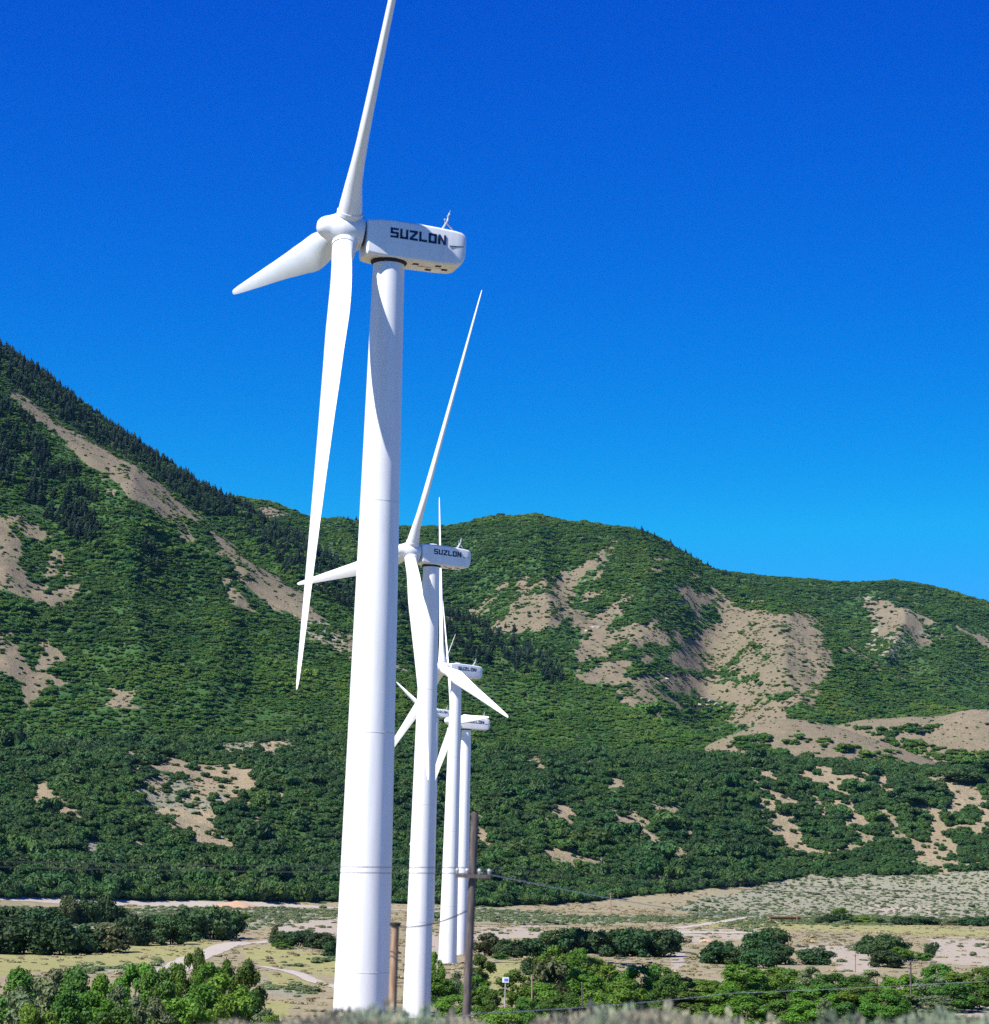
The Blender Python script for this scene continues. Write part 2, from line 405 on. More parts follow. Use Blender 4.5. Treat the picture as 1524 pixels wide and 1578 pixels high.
BENCH = [bsc(p) for p in (
    [(245, 345), (300, 325), (330, 365), (310, 415), (270, 410), (245, 380)],
    [(220, 470), (280, 465), (340, 490), (400, 510), (370, 535), (310, 505), (240, 490)],
    [(440, 400), (470, 350), (500, 345), (490, 375), (530, 400), (570, 440), (610, 460), (660, 500), (600, 500), (520, 450), (450, 415)],
    [(510, 490), (570, 520), (580, 580), (540, 580)], [(560, 340), (620, 335), (600, 375)],
    [(835, 230), (870, 225), (870, 280), (950, 310), (990, 350), (950, 345), (890, 315), (845, 295)],
    [(860, 375), (930, 365), (980, 400), (970, 430), (1030, 480), (940, 500), (910, 440), (870, 410)],
    [(1000, 225), (1100, 230), (1060, 260), (1120, 300), (1140, 320), (1060, 305), (1020, 255)],
    [(1190, 240), (1240, 240), (1230, 290), (1300, 300), (1220, 312), (1200, 275)],
    [(1330, 245), (1450, 245), (1524, 290), (1524, 330), (1440, 345), (1400, 380), (1440, 460), (1420, 520), (1320, 510), (1350, 420), (1340, 360), (1260, 355), (1300, 335), (1400, 340), (1430, 310), (1350, 270)],
    [(1240, 400), (1280, 410), (1280, 460), (1260, 450)], [(1130, 420), (1200, 420), (1190, 445), (1130, 440)], [(400, 260), (450, 255), (500, 270), (420, 295)],
    [(180, 195), (225, 190), (230, 250), (200, 230)], [(720, 235), (750, 240), (740, 275), (722, 265)])]
BENCH += [lsc(p) for p in (
    [(570, 200), (600, 195), (600, 260), (740, 272), (800, 288), (960, 268), (1080, 290), (1150, 360), (1100, 378), (1040, 400), (1000, 452), (950, 440), (1010, 390), (900, 335), (740, 325), (580, 295), (555, 240)],
    [(880, 490), (950, 510), (860, 550), (940, 600), (900, 605), (820, 575), (830, 530)], [(150, 320), (210, 330), (240, 390), (300, 420), (320, 470), (250, 470), (150, 460), (130, 390)],
    [(140, 540), (200, 530), (290, 572), (200, 575)], [(-60, 210), (0, 220), (40, 270), (-60, 285)], [(560, 590), (640, 600), (630, 640), (580, 630)], [(440, 250), (550, 270), (520, 300), (450, 275)])]
BENCH += [[(730, 1262), (744, 1270), (763, 1296), (758, 1306), (730, 1292)], [(728, 1235), (742, 1240), (740, 1262), (728, 1258)]]
SAGE = [bsc([(600, 644), (700, 612), (820, 590), (900, 560), (1000, 538), (1300, 540), (1480, 528), (1560, 540), (1600, 620), (1600, 690), (760, 700)]),
        lsc([(600, 340), (760, 320), (940, 360), (1000, 400), (900, 500), (780, 495), (590, 440)]), lsc([(350, 600), (440, 590), (490, 690), (380, 680)]),
        lsc([(830, 180), (1000, 170), (1380, 160), (1240, 205), (1200, 240), (1000, 225)]), lsc([(160, 105), (580, 135), (620, 165), (200, 140)]),
        bsc([(120, 200), (460, 198), (480, 212), (100, 215)]),
        [(0, 1398), (530, 1399), (530, 1415), (380, 1430), (330, 1420), (0, 1440)], [(640, 1400), (780, 1398), (860, 1412), (1060, 1412), (1200, 1404), (1060, 1420), (900, 1425), (640, 1418)], [(100, 1500), (140, 1480), (260, 1480), (240, 1500)],
        [(430, 1478), (520, 1474), (520, 1482), (440, 1488)], [(400, 1508), (500, 1525), (470, 1538), (400, 1530)]]
SOIL = [[(415, 1418), (530, 1412), (530, 1440), (420, 1440)], rsc([(430, 190), (560, 196), (800, 193), (790, 215), (700, 232), (640, 225), (520, 240), (540, 300), (500, 330), (500, 250)]),
        [(735, 1428), (840, 1430), (830, 1445), (735, 1450)], [(640, 1440), (690, 1436), (690, 1470), (650, 1470)], rsc([(1000, 240), (1130, 245), (1160, 330), (1060, 345), (900, 250)]), rsc([(1130, 120), (1330, 118), (1360, 140), (1150, 140)]),
        rsc([(1330, 220), (1524, 225), (1524, 320), (1340, 300)]), [(1420, 1532), (1560, 1520), (1560, 1580), (1440, 1560)]]
GRASS = [[(-20, 1470), (140, 1466), (240, 1457), (330, 1450), (300, 1472), (240, 1486), (-20, 1502)], [(370, 1462), (420, 1460), (525, 1478), (525, 1508), (440, 1492), (380, 1480)], [(400, 1500), (440, 1500), (500, 1528), (430, 1520)],
         rsc([(560, 165), (800, 150), (1524, 195), (1524, 215), (1000, 200), (620, 190)]), [(740, 1485), (800, 1480), (830, 1500), (800, 1545), (740, 1540)], [(395, 1540), (450, 1545), (440, 1570), (395, 1570)]]
SPARSE = [bsc([(820, 215), (960, 230), (1524, 225), (1600, 300), (1600, 560), (1300, 540), (1280, 420), (1100, 480), (960, 520), (840, 420)]), bsc([(420, 330), (640, 320), (680, 480), (620, 600), (500, 600), (420, 450)]), bsc([(210, 320), (340, 310), (420, 500), (380, 560), (210, 500)]),
          lsc([(420, 180), (1250, 170), (1250, 400), (1050, 640), (820, 620), (560, 470), (420, 300)]), lsc([(120, 300), (240, 300), (340, 480), (480, 620), (440, 700), (120, 580)])]
MG = dict(sparse=SPARSE, soil=BENCH + SOIL, sage=SAGE, grass=GRASS, edge=9.)
# hill material on the bench, valley material below: split the sheet along the foot of the bench
def rows_between(lo, hi):
    def fn(az):
        r = grows(az); return r[lo:hi]
    return fn
NA = 6 + 90 + 40 + 200 + 59
grid_mesh('valley_ground', GR, AZ, rows_between(0, NA), MG, M['ground'])
grid_mesh('bench_hillside', GR, AZ, rows_between(NA - 1, None), dict(MG, edge=8.), M['bench'])

# --- hills
def hill(name, ridge, foot_off, amp, masks, seed, n_az=420, n_r=240, back=900, pw=1.0, conc=0.):
    RZ = curve_rz(ridge)
    def f_foot(az, Rk, Zk):
        r = smooth_interp(az, RZ[0], RZ[1]); rf = np.minimum(foot_off + az * 0, r - 120); 
        b = GR.table(az); zb = np.array([np.interp(rf[i], b[0][:, i], b[1][:, i]) for i in range(len(az))]) if len(az) < 3000 else None
        return rf, zb
    # foot heights are tabulated once
    azt = np.linspace(RZ[0][0], RZ[0][-1], 300); rt = smooth_interp(azt, RZ[0], RZ[1]); rft = np.minimum(foot_off, rt - 120)
    Bk, Zk_ = GR.table(azt); zft = np.array([np.interp(rft[i], Bk[:, i], Zk_[:, i]) for i in range(300)]) - 18
    zrt = smooth_interp(azt, RZ[0], RZ[2]); zft = np.minimum(zft, zrt - 2)
    ff = lambda az, Rk, Zk: (np.interp(az, azt, rft), np.interp(az, azt, zft))
    def fm(az, Rk, Zk):
        a = np.interp(az, azt, rft); b = np.interp(az, azt, rt); za = np.interp(az, azt, zft); zb = np.interp(az, azt, zrt)
        return a + (b - a) * .5, za + (zb - za) * (.5 - conc)
    fr = lambda az, Rk, Zk: (np.interp(az, azt, rt), np.interp(az, azt, zrt))
    fb = lambda az, Rk, Zk: (Rk[2] + back * .12, Zk[2] - back * .03)
    fb2 = lambda az, Rk, Zk: (Rk[2] + back, Zk[2] * .3 + 20)
    def nz(X, Y, az, R, Rk, Zk):
        u = np.clip((R - Rk[0]) / (Rk[2] - Rk[0]), 0, 1.3); s = np.sin(np.pi * np.clip(u, 0, 1) ** .9) ** 1.15
        h = np.clip((Zk[2] - Zk[0]) / 300, .1, 1)
        k = 1 - np.abs(2 * fbm(az * 16 + seed + .5 * fbm(X / 400, Y / 400, seed + 3, 2), R / 2600, seed, 3) - 1) * 2
        n = s * h * amp * (k - .3) + s * h * amp * .55 * (fbm(X / 130, Y / 130, seed + 5, 5) - .5) * 2
        n += (fbm(X / 22, Y / 22, seed + 9, 3) - .5) * 5 * h
        return n
    S = Surf([ff, fm, fr, fb, fb2], nz)
    az = np.linspace(RZ[0][0] + .003, RZ[0][-1] - .003, n_az)
    def rows(az):
        a = np.interp(az, azt, rft); b = np.interp(az, azt, rt)
        return np.array([a + (b - a) * t for t in np.linspace(0, 1, n_r)] + [b + back * t for t in np.linspace(0, 1, 24)[1:]])
    o = grid_mesh(name, S, az, rows, masks, M['hill'])
    return S, (azt, rft, rt), masks
csc = lambda p: sc(p, 660, 780, .567)
A_M = dict(sparse=[[(100, 650), (290, 770), (400, 870), (520, 955), (560, 1010), (470, 985), (360, 930), (280, 830), (180, 780)], [(-150, 760), (60, 800), (140, 920), (60, 950), (-150, 940)], [(-150, 950), (60, 980), (150, 1050), (250, 1090), (120, 1090), (-150, 1100)]], soil=[[(20, 598), (60, 622), (110, 662), (200, 712), (240, 738), (290, 782), (330, 822), (390, 866), (440, 897), (470, 912), (485, 925), (450, 928), (400, 912), (365, 890), (350, 862), (310, 808), (285, 797), (250, 788), (200, 768), (180, 742), (130, 712), (100, 684), (50, 645), (10, 610)],
                [(360, 880), (400, 905), (470, 930), (500, 950), (480, 957), (430, 940), (380, 905)], [(-150, 770), (-10, 780), (15, 805), (30, 835), (28, 865), (50, 895), (75, 905), (98, 930), (60, 925), (0, 912), (-150, 915)],
                [(-150, 960), (0, 980), (20, 990), (60, 1035), (110, 1052), (70, 1060), (40, 1088), (30, 1050), (0, 1030), (-150, 1010)], [(160, 1058), (210, 1062), (205, 1080), (170, 1070)]],
           sage=[[(440, 930), (560, 985), (640, 1040), (560, 1030), (480, 980)]], edge=7., scale=17.)
C_M = dict(sparse=[csc([(395, 260), (480, 225), (560, 235), (640, 215), (770, 220), (900, 255), (1060, 310), (1105, 440), (1070, 530), (990, 610), (880, 605), (700, 560), (500, 590), (360, 520), (390, 420)]), csc([(90, 290), (200, 215), (340, 190), (440, 115), (520, 90), (520, 140), (400, 240), (400, 300), (300, 340), (160, 350)]), csc([(580, 140), (660, 130), (640, 190), (590, 180)])], soil=[csc(p) for p in (
    [(340, 205), (400, 165), (440, 130), (490, 112), (482, 150), (455, 198), (425, 195), (400, 225), (385, 280), (330, 312), (260, 328), (215, 312), (208, 270), (250, 235), (330, 228)],
    [(420, 310), (480, 290), (540, 238), (548, 268), (510, 300), (485, 335), (518, 368), (505, 400), (480, 420), (440, 432), (398, 440), (405, 380)],
    [(655, 272), (720, 245), (770, 228), (830, 252), (830, 272), (900, 272), (980, 292), (1045, 315), (1078, 360), (1092, 430), (1062, 500), (1000, 518), (930, 512), (885, 480), (925, 400), (880, 380), (840, 402), (790, 432), (740, 455), (660, 422), (690, 370), (760, 330), (795, 300), (755, 272)],
    [(370, 505), (400, 460), (480, 430), (550, 418), (562, 465), (640, 452), (700, 458), (760, 480), (860, 478), (940, 520), (985, 560), (960, 600), (890, 592), (860, 545), (780, 530), (740, 545), (700, 525), (620, 492), (540, 492), (460, 492)],
    [(495, 545), (540, 518), (562, 560), (530, 582), (492, 570)], [(105, 292), (170, 230), (188, 245), (150, 302)], [(560, 330), (640, 300), (600, 370), (545, 380)], [(600, 150), (640, 145), (620, 175)], [(580, 400), (620, 400), (600, 430)],
    [(165, 320), (220, 330), (210, 355), (180, 350)], [(700, 185), (735, 180), (725, 200)], [(1060, 332), (1100, 348), (1220, 420), (1340, 484), (1330, 490), (1210, 430), (1090, 352)], [(1340, 490), (1440, 545), (1430, 548), (1340, 500)])] + [[(385, 785), (415, 780), (440, 788), (425, 800), (395, 797)]], edge=14., scale=26.)
D_M = dict(sparse=[csc([(1180, 225), (1330, 260), (1400, 340), (1330, 420), (1240, 400), (1190, 320)])], soil=[csc([(1200, 250), (1290, 275), (1350, 325), (1320, 350), (1260, 352), (1222, 368), (1215, 300)]), csc([(1425, 318), (1530, 368), (1530, 392), (1440, 338)]), csc([(1340, 430), (1380, 432), (1370, 440)])],
           sage=[csc([(1180, 240), (1360, 300), (1400, 360), (1280, 420), (1200, 400)])], edge=12., scale=32.)
E_M = dict(soil=[[(676, 940), (700, 946), (735, 957), (728, 960), (690, 953)]], edge=5., scale=17.)
HILLS = {}
HILLS['B'] = hill('far_left_mountain', [(-900, 200, 3100), (-400, 330, 3050), (-100, 478, 2990), (0, 547, 2950), (60, 588, 2930), (150, 654, 2900), (200, 686, 2880), (260, 723, 2840), (330, 769, 2800), (370, 784, 2760), (420, 815, 2700), (480, 850, 2650), (540, 885, 2600), (600, 912, 2560), (660, 936, 2500), (720, 957, 2450), (760, 980, 2420), (800, 1000, 2400), (860, 1035, 2350), (930, 1075, 2280), (1000, 1107, 2200), (1100, 1140, 2100), (1200, 1190, 2050)], 1850, 34, E_M, 71)
HILLS['A'] = hill('left_mountain_spur', [(-900, 150, 2750), (-400, 300, 2700), (-100, 518, 2600), (0, 590, 2550), (60, 630, 2530), (100, 660, 2500), (200, 718, 2450), (290, 782, 2400), (340, 828, 2350), (400, 880, 2300), (470, 916, 2250), (520, 955, 2200), (600, 1010, 2150), (700, 1080, 2060), (800, 1140, 1980), (900, 1200, 1900)], 1660, 28, A_M, 13)
HILLS['C'] = hill('central_mountain', [(200, 750, 4000), (300, 773, 3950), (370, 778, 3900), (420, 787, 3850), (450, 800, 3800), (480, 808, 3780), (545, 814, 3750), (640, 817, 3700), (700, 814, 3680), (735, 807, 3680), (770, 802, 3680), (820, 802, 3680), (860, 808, 3680), (885, 815, 3660), (930, 820, 3650), (970, 825, 3620), (1010, 836, 3600), (1050, 855, 3560), (1080, 871, 3540), (1120, 889, 3500), (1160, 902, 3460), (1210, 930, 3380), (1250, 955, 3320), (1330, 1010, 3200), (1420, 1065, 3050), (1500, 1100, 2900), (1600, 1145, 2700)], 2350, 46, C_M, 37, 520, 260)
HILLS['D'] = hill('far_right_mountain', [(950, 900, 4700), (1080, 884, 4650), (1120, 886, 4600), (1170, 893, 4600), (1220, 899, 4600), (1290, 903, 4600), (1360, 903, 4600), (1410, 906, 4600), (1450, 915, 4600), (1490, 926, 4600), (1524, 936, 4600), (1700, 975, 4500), (2100, 1010, 4400), (2500, 1050, 4400)], 3000, 44, D_M, 53)
HILLS['K2'] = hill('right_tan_knoll', [(1200, 1150, 2250), (1230, 1137, 2250), (1270, 1123, 2250), (1330, 1109, 2250), (1400, 1105, 2250), (1450, 1104, 2250), (1490, 1093, 2250), (1530, 1094, 2250), (1600, 1110, 2250), (1750, 1150, 2250), (1900, 1190, 2250)], 2050, 7, dict(soil='all'), 91, 200, 80, 300)
HILLS['K1'] = hill('middle_tan_knoll', [(1040, 1180, 2050), (1085, 1150, 2050), (1130, 1131, 2050), (1180, 1113, 2050), (1210, 1107, 2050), (1260, 1113, 2050), (1300, 1123, 2050), (1380, 1151, 2050), (1450, 1178, 2050), (1500, 1195, 2050)], 1900, 6, dict(soil='all'), 97, 200, 80, 260)

# ------------------------------------------------------------------ foliage meshes
def ico(sub):
    import bmesh
    bm = bmesh.new(); bmesh.ops.create_icosphere(bm, subdivisions=sub, radius=1)
    v = np.array([q.co[:] for q in bm.verts]); f = np.array([[l.index for l in p.verts] for p in bm.faces]); bm.free(); return v, f
ICO = {1: ico(1), 2: ico(2)}
def leaves(rng, lobes, n, size, up=.25, jit=.2, aspect=1.):
    """n leaf-sized quads spread over the shells of the lobes; lobes (k,6)"""
    lobes = np.asarray(lobes, float); area = (lobes[:, 3] * lobes[:, 5]); k = rng.choice(len(lobes), n, p=area / area.sum())
    d = rng.normal(size=(n, 3)); d /= np.linalg.norm(d, axis=1)[:, None]
    d[:, 2] = np.where((d[:, 2] < -.3) & (rng.random(n) < .7), -d[:, 2], d[:, 2])
    r = 1 + rng.normal(size=n)[:, None] * jit * .5 - rng.random(n)[:, None] * jit
    p = lobes[k, :3] + d * lobes[k, 3:] * r
    nn = d + rng.normal(size=(n, 3)) * .55; nn[:, 2] += up; nn /= np.linalg.norm(nn, axis=1)[:, None]
    a = np.cross(nn, rng.normal(size=(n, 3))); a /= np.linalg.norm(a, axis=1)[:, None]; b = np.cross(nn, a)
    s = (size * (.6 + .8 * rng.random(n)))[:, None]
    a = a * s * aspect; b = b * s * .62
    q = np.stack([p - a, p - b * .9 + nn * s * .12, p + a, p + b * .9 + nn * s * .12], 1)
    return q.reshape(-1, 3), np.arange(4 * n).reshape(-1, 4)
def core(lobes, k, sub=1):
    V_, F_ = ICO[sub]; vs = []; fs = []
    for i, l in enumerate(lobes):
        vs.append(V_ * np.array(l[3:]) * k + np.array(l[:3])); fs.append(F_ + i * len(V_))
    v = np.concatenate(vs); f = np.concatenate(fs)
    return v, np.concatenate([f, f[:, 2:3]], 1)
def combine(parts):
    vs = []; fs = []; b = 0
    for v, f in parts: vs.append(v); fs.append(f + b); b += len(v)
    return np.concatenate(vs), np.concatenate(fs)
def mesh_tri_ok(name, v, f, mat):
    # quads with a doubled last corner are triangles
    me = bpy.data.meshes.new(name)
    fl = [tuple(q) if q[2] != q[3] else tuple(q[:3]) for q in f.tolist()]
    me.from_pydata(v.tolist(), [], fl); me.materials.append(mat); return me
def crown_lobes(rng, n, w, h, z0, lob=.34, flat=.85):
    L = []
    for i in range(n):
        a = rng.random() * 2 * math.pi; t = (i + .5) / n; z = z0 + h * (.12 + .76 * t); 
        rad = w / 2 * math.sqrt(max(0, 1 - ((t - .35) / .72) ** 2)) * (.45 + .4 * rng.random())
        r = w * lob * (.55 + .6 * rng.random()) * (1 - .35 * t)
        L.append((math.cos(a) * rad, math.sin(a) * rad, z, r, r, r * flat))
    return L

# ------------------------------------------------------------------ scattered cover (too many to count)
rng = np.random.default_rng(7)
def scrub_proto(i, mat, n=520, size=.14):
    r = np.random.default_rng(100 + i)
    L = [(r.normal() * .38, r.normal() * .38, .34 + .25 * r.random(), .42 + .25 * r.random(), .42 + .25 * r.random(), .34 + .2 * r.random()) for _ in range(5)]
    v, f = combine([core(L, .86), leaves(r, L, n, size, jit=.12)])
    return bpy.data.objects.new('shrub_shape', mesh_tri_ok('shrub_shape', v, f, mat))
def conifer_proto(i):
    r = np.random.default_rng(200 + i); vs = []; fs = []; b = 0
    for k in range(13):
        t = k / 12; z = .08 + .9 * t; rad = .27 * (1 - t) ** .85 + .02; m = max(5, int(16 * (1 - t)))
        for j in range(m):
            a = 2 * math.pi * (j + r.random()) / m; ra = rad * (.7 + .5 * r.random()); dr = .1 * (1 - .5 * t); wd = .09 * (1 - t) + .03
            c, s = math.cos(a), math.sin(a)
            vs += [(0, 0, z + .05), (c * ra * .6 - s * wd, s * ra * .6 + c * wd, z - dr * .3), (c * ra, s * ra, z - dr), (c * ra * .6 + s * wd, s * ra * .6 - c * wd, z - dr * .3)]
            fs.append((b, b + 1, b + 2, b + 3)); b += 4
    me = bpy.data.meshes.new('conifer_shape'); me.from_pydata(vs, [], fs); me.materials.append(M['conifer'])
    return bpy.data.objects.new('conifer_shape', me)
def scatter_group(protos):
    ng = bpy.data.node_groups.new('scatter', 'GeometryNodeTree')
    ng.interface.new_socket('Geometry', in_out='INPUT', socket_type='NodeSocketGeometry'); ng.interface.new_socket('Geometry', in_out='OUTPUT', socket_type='NodeSocketGeometry')
    gi = ng.nodes.new('NodeGroupInput'); go = ng.nodes.new('NodeGroupOutput'); iop = ng.nodes.new('GeometryNodeInstanceOnPoints')
    jg = ng.nodes.new('GeometryNodeJoinGeometry')
    for p in protos:
        oi = ng.nodes.new('GeometryNodeObjectInfo'); oi.inputs['Object'].default_value = p; oi.inputs['As Instance'].default_value = True
        ng.links.new(oi.outputs['Geometry'], jg.inputs[0])
    def attr(nm, ty):
        a = ng.nodes.new('GeometryNodeInputNamedAttribute'); a.data_type = ty; a.inputs['Name'].default_value = nm
        return [o for o in a.outputs if o.enabled][0]
    ng.links.new(gi.outputs[0], iop.inputs['Points']); ng.links.new(jg.outputs[0], iop.inputs['Instance'])
    iop.inputs['Pick Instance'].default_value = True
    ng.links.new(attr('pick', 'INT'), iop.inputs['Instance Index']); ng.links.new(attr('rot', 'FLOAT_VECTOR'), iop.inputs['Rotation']); ng.links.new(attr('siz', 'FLOAT_VECTOR'), iop.inputs['Scale'])
    ng.links.new(iop.outputs[0], go.inputs[0]); return ng
SCD = scatter_group([scrub_proto(i + 30, M['scrub_dark']) for i in range(4)])
SCR = scatter_group([scrub_proto(i, M['scrub']) for i in range(4)])
CON = scatter_group([conifer_proto(i) for i in range(3)])
SAG = scatter_group([scrub_proto(i + 10, M['grey'], 260, .15) for i in range(3)])
def scatter(name, label, pts, siz, ng, nvar, cat='scrub'):
    n = len(pts); me = bpy.data.meshes.new(name); me.vertices.add(n); me.vertices.foreach_set('co', np.asarray(pts, np.float32).ravel())
    a = me.attributes.new('rot', 'FLOAT_VECTOR', 'POINT'); q = np.zeros((n, 3), np.float32); q[:, 2] = rng.random(n) * 6.28; a.data.foreach_set('vector', q.ravel())
    a = me.attributes.new('siz', 'FLOAT_VECTOR', 'POINT'); a.data.foreach_set('vector', np.asarray(siz, np.float32).ravel())
    a = me.attributes.new('pick', 'INT', 'POINT'); a.data.foreach_set('value', rng.integers(0, nvar, n).astype(np.int32))
    o = link(name, me); md = o.modifiers.new('scatter', 'NODES'); md.node_group = ng
    tag(o, label, cat, kind='stuff'); return o
def sample(S, lo, hi, dens, az0=-.27, az1=.27):
    """uniform points per area between range curves lo(az), hi(az)"""
    a = rng.uniform(az0, az1, 400); ar = ((hi(a)**2 - lo(a)**2) / 2).clip(0).mean() * (az1 - az0); n = int(ar * dens)
    az = rng.uniform(az0, az1, n * 3); l = lo(az); h = hi(az); keep = rng.random(n * 3) < ((h**2 - l**2) / ((h**2 - l**2).max())).clip(0)
    az = az[keep][:n]; l = l[keep][:n]; h = h[keep][:n]
    R = np.sqrt(l**2 + (h**2 - l**2) * rng.random(len(az)))
    X = np.sin(az) * R; Y = np.cos(az) * R
    return X, Y, S.height(X, Y), R
def sizes(n, w, h, var=.35):
    k = np.exp(rng.normal(size=n) * var); kh = np.exp(rng.normal(size=n) * .18)
    return np.stack([w * k, w * k * np.exp(rng.normal(size=n) * .15), h * k * kh], 1)

def cover_scrub(key, name, label, dens, wd, hg, lo=None, hi=None, thin=.06):
    S, (azt, rft, rt), masks = HILLS[key]
    f1 = lo or (lambda a: np.interp(a, azt, rft)); f2 = hi or (lambda a: np.interp(a, azt, rt) + 25)
    a0, a1 = max(-.27, azt[0] + .004), min(.27, azt[-1] - .004)
    X, Y, Z, R = sample(S, f1, f2, dens, a0, a1)
    c = cover(X, Y, Z + 1.5, masks)
    q = rng.random(len(X)); cl = fbm(X / 55, Y / 55, 77, 3)
    keep = np.where((c[:, 3] > .9) & (c[:, 0] > .5), q < np.where(fbm(X / 22, Y / 22, 35, 3) > .53, .5, .12), np.where(c[:, 3] == .5, np.where(c[:, 0] > .5, q < thin, q < .85), np.where(c[:, 0] > .5, q < thin + .12 * (cl > .6), np.where(c[:, 2] > .5, q < .45, (q < .95) & ((cl > .2) | (q < .6))))))
    X, Y, Z = X[keep], Y[keep], Z[keep]; bare = c[keep, 0] > .5
    return scatter(name, label, np.stack([X, Y, Z - .25], 1), sizes(len(X), wd, hg) * (.45 + 1.1 * fbm(X / 45, Y / 45, 83, 3))[:, None] * np.where(bare, .75, 1)[:, None], SCR, 4)
cover_scrub('A', 'hillside_scrub', 'dense green scrub covering the left mountain spur', .13, 1.95, 1.35)
cover_scrub('B', 'hillside_scrub', 'dense scrub on the mountain slope behind the left spur', .09, 2.2, 1.6)
cover_scrub('C', 'hillside_scrub', 'green scrub on the central mountain around its bare tan patches', .09, 2.3, 1.4, thin=.14)
cover_scrub('D', 'hillside_scrub', 'green scrub on the far right mountain', .055, 2.8, 1.6)
def knoll_scrub(key, polys, label):
    S, (azt, rft, rt), masks = HILLS[key]
    X, Y, Z, R = sample(S, lambda a: np.interp(a, azt, rft), lambda a: np.interp(a, azt, rt) + 20, .07, max(-.27, azt[0] + .004), min(.27, azt[-1] - .004))
    x, y = to_img(X, Y, Z); k = np.zeros(len(X), bool)
    nx = (fbm(X / 12, Y / 12, 4, 2) - .5) * 14
    for p in polys: k |= inpoly(x + nx, y + nx * .3, p)
    big = k | (rng.random(len(X)) < .008); k = big | (rng.random(len(X)) < .22)
    scatter('knoll_scrub', label, np.stack([X[k], Y[k], Z[k] - .2], 1), sizes(k.sum(), 3.2, 2.2) * np.where(big[k], 1, .24)[:, None], SCR, 4)
knoll_scrub('K1', [bsc(p) for p in ([(780, 150), (880, 130), (890, 160), (860, 200), (820, 195), (780, 175)], [(925, 140), (960, 132), (1000, 155), (960, 172), (925, 165)], [(1005, 165), (1040, 143), (1070, 155), (1030, 172)], [(1085, 178), (1140, 172), (1145, 190), (1090, 190)], [(880, 170), (940, 180), (930, 200), (870, 205)], [(1150, 200), (1250, 190), (1240, 210), (1150, 212)])], 'dark shrubs dotted on the middle tan knoll')
knoll_scrub('K2', [bsc(p) for p in ([(1120, 120), (1160, 112), (1230, 120), (1250, 140), (1330, 160), (1400, 180), (1524, 190), (1600, 240), (1280, 240), (1290, 190), (1200, 150)], [(1240, 118), (1300, 110), (1360, 115), (1350, 132), (1240, 135)])], 'dark shrubs in the draw of the right tan knoll')
# conifers: upper left mountain
def conifers(key, polys, dens, label, hgt=10.5):
    S, (azt, rft, rt), masks = HILLS[key]
    X, Y, Z, R = sample(S, lambda a: np.interp(a, azt, rft), lambda a: np.interp(a, azt, rt) + 30, dens, max(-.27, azt[0] + .004), min(.27, azt[-1] - .004))
    x, y = to_img(X, Y, Z); k = np.zeros(len(X), bool); nx = (fbm(X / 60, Y / 60, 44, 3) - .5) * 60
    for p, pr in polys: k |= inpoly(x + nx, y + nx * .3, p) & (rng.random(len(X)) < pr)
    n = k.sum(); h = hgt * np.exp((rng.normal(size=n) * .3).clip(-.7, .35))
    scatter('conifer_forest', label, np.stack([X[k], Y[k], Z[k] - .5], 1), np.stack([h * rng.uniform(1.1, 1.7, n), h * rng.uniform(1.1, 1.7, n), h], 1), CON, 3, 'conifers')
conifers('B', [([(-60, 480), (0, 520), (60, 560), (150, 630), (260, 700), (370, 775), (400, 800), (300, 800), (200, 730), (-60, 640)], .8), ([(380, 770), (480, 830), (560, 880), (560, 960), (470, 900), (400, 850)], .55), ([(560, 900), (700, 945), (860, 1030), (860, 1060), (700, 1010), (560, 960)], .35)], .02, 'dark conifers along the left mountain skyline')
conifers('A', [([(-60, 590), (40, 640), (140, 760), (160, 830), (110, 830), (40, 760), (-60, 720)], .75), ([(110, 790), (150, 800), (160, 850), (115, 850)], .6), ([(210, 840), (290, 850), (280, 880), (220, 880)], .3)], .018, 'dark conifer stands on the left mountain spur', 11)
conifers('C', [([(520, 800), (640, 820), (640, 880), (520, 860)], .3), ([(970, 812), (1160, 885), (1200, 910), (1150, 910), (1050, 860), (960, 835)], .3), ([(690, 940), (740, 950), (840, 1000), (880, 1050), (800, 1040), (700, 990)], .6)], .008, 'scattered conifers on the central mountain', 8)

# bench scrub: two sizes
Rf = lambda a: np.interp(a, *curve_rz(foot)[:2]); Rb = lambda a: np.interp(a, *curve_rz(btop)[:2]); Re = lambda a: np.interp(a, FE[0], FE[1])
X, Y, Z, R = sample(GR, lambda a: Rf(a) + 3, lambda a: Rb(a) + 60, .17)
c = cover(X, Y, Z + 1.7, dict(MG, edge=8.)); q = rng.random(len(X)); cl = fbm(X / 28, Y / 28, 55, 3)
keep = np.where(c[:, 0] > .5, q < .03, np.where(c[:, 2] > .5, q < .05, (q < .95) & ((cl > .27) | (q < .55))))
scatter('bench_scrub', 'dark green oak scrub covering the bench slope between pale scree patches', np.stack([X[keep], Y[keep], Z[keep] - .2], 1), sizes(keep.sum(), 2.2, 2.2, .38) * (.5 + fbm(X[keep] / 30, Y[keep] / 30, 84, 3))[:, None], SCD, 4)
X, Y, Z, R = sample(GR, lambda a: Rb(a) + 60, lambda a: Rb(a) + 800, .06)
keep = (fbm(X / 60, Y / 60, 56, 3) > .3) | (rng.random(len(X)) < .5)
scatter('plateau_scrub', 'green scrub on the plateau between bench and mountains', np.stack([X[keep], Y[keep], Z[keep] - .2], 1), sizes(keep.sum(), 2.6, 1.9, .35), SCR, 4)
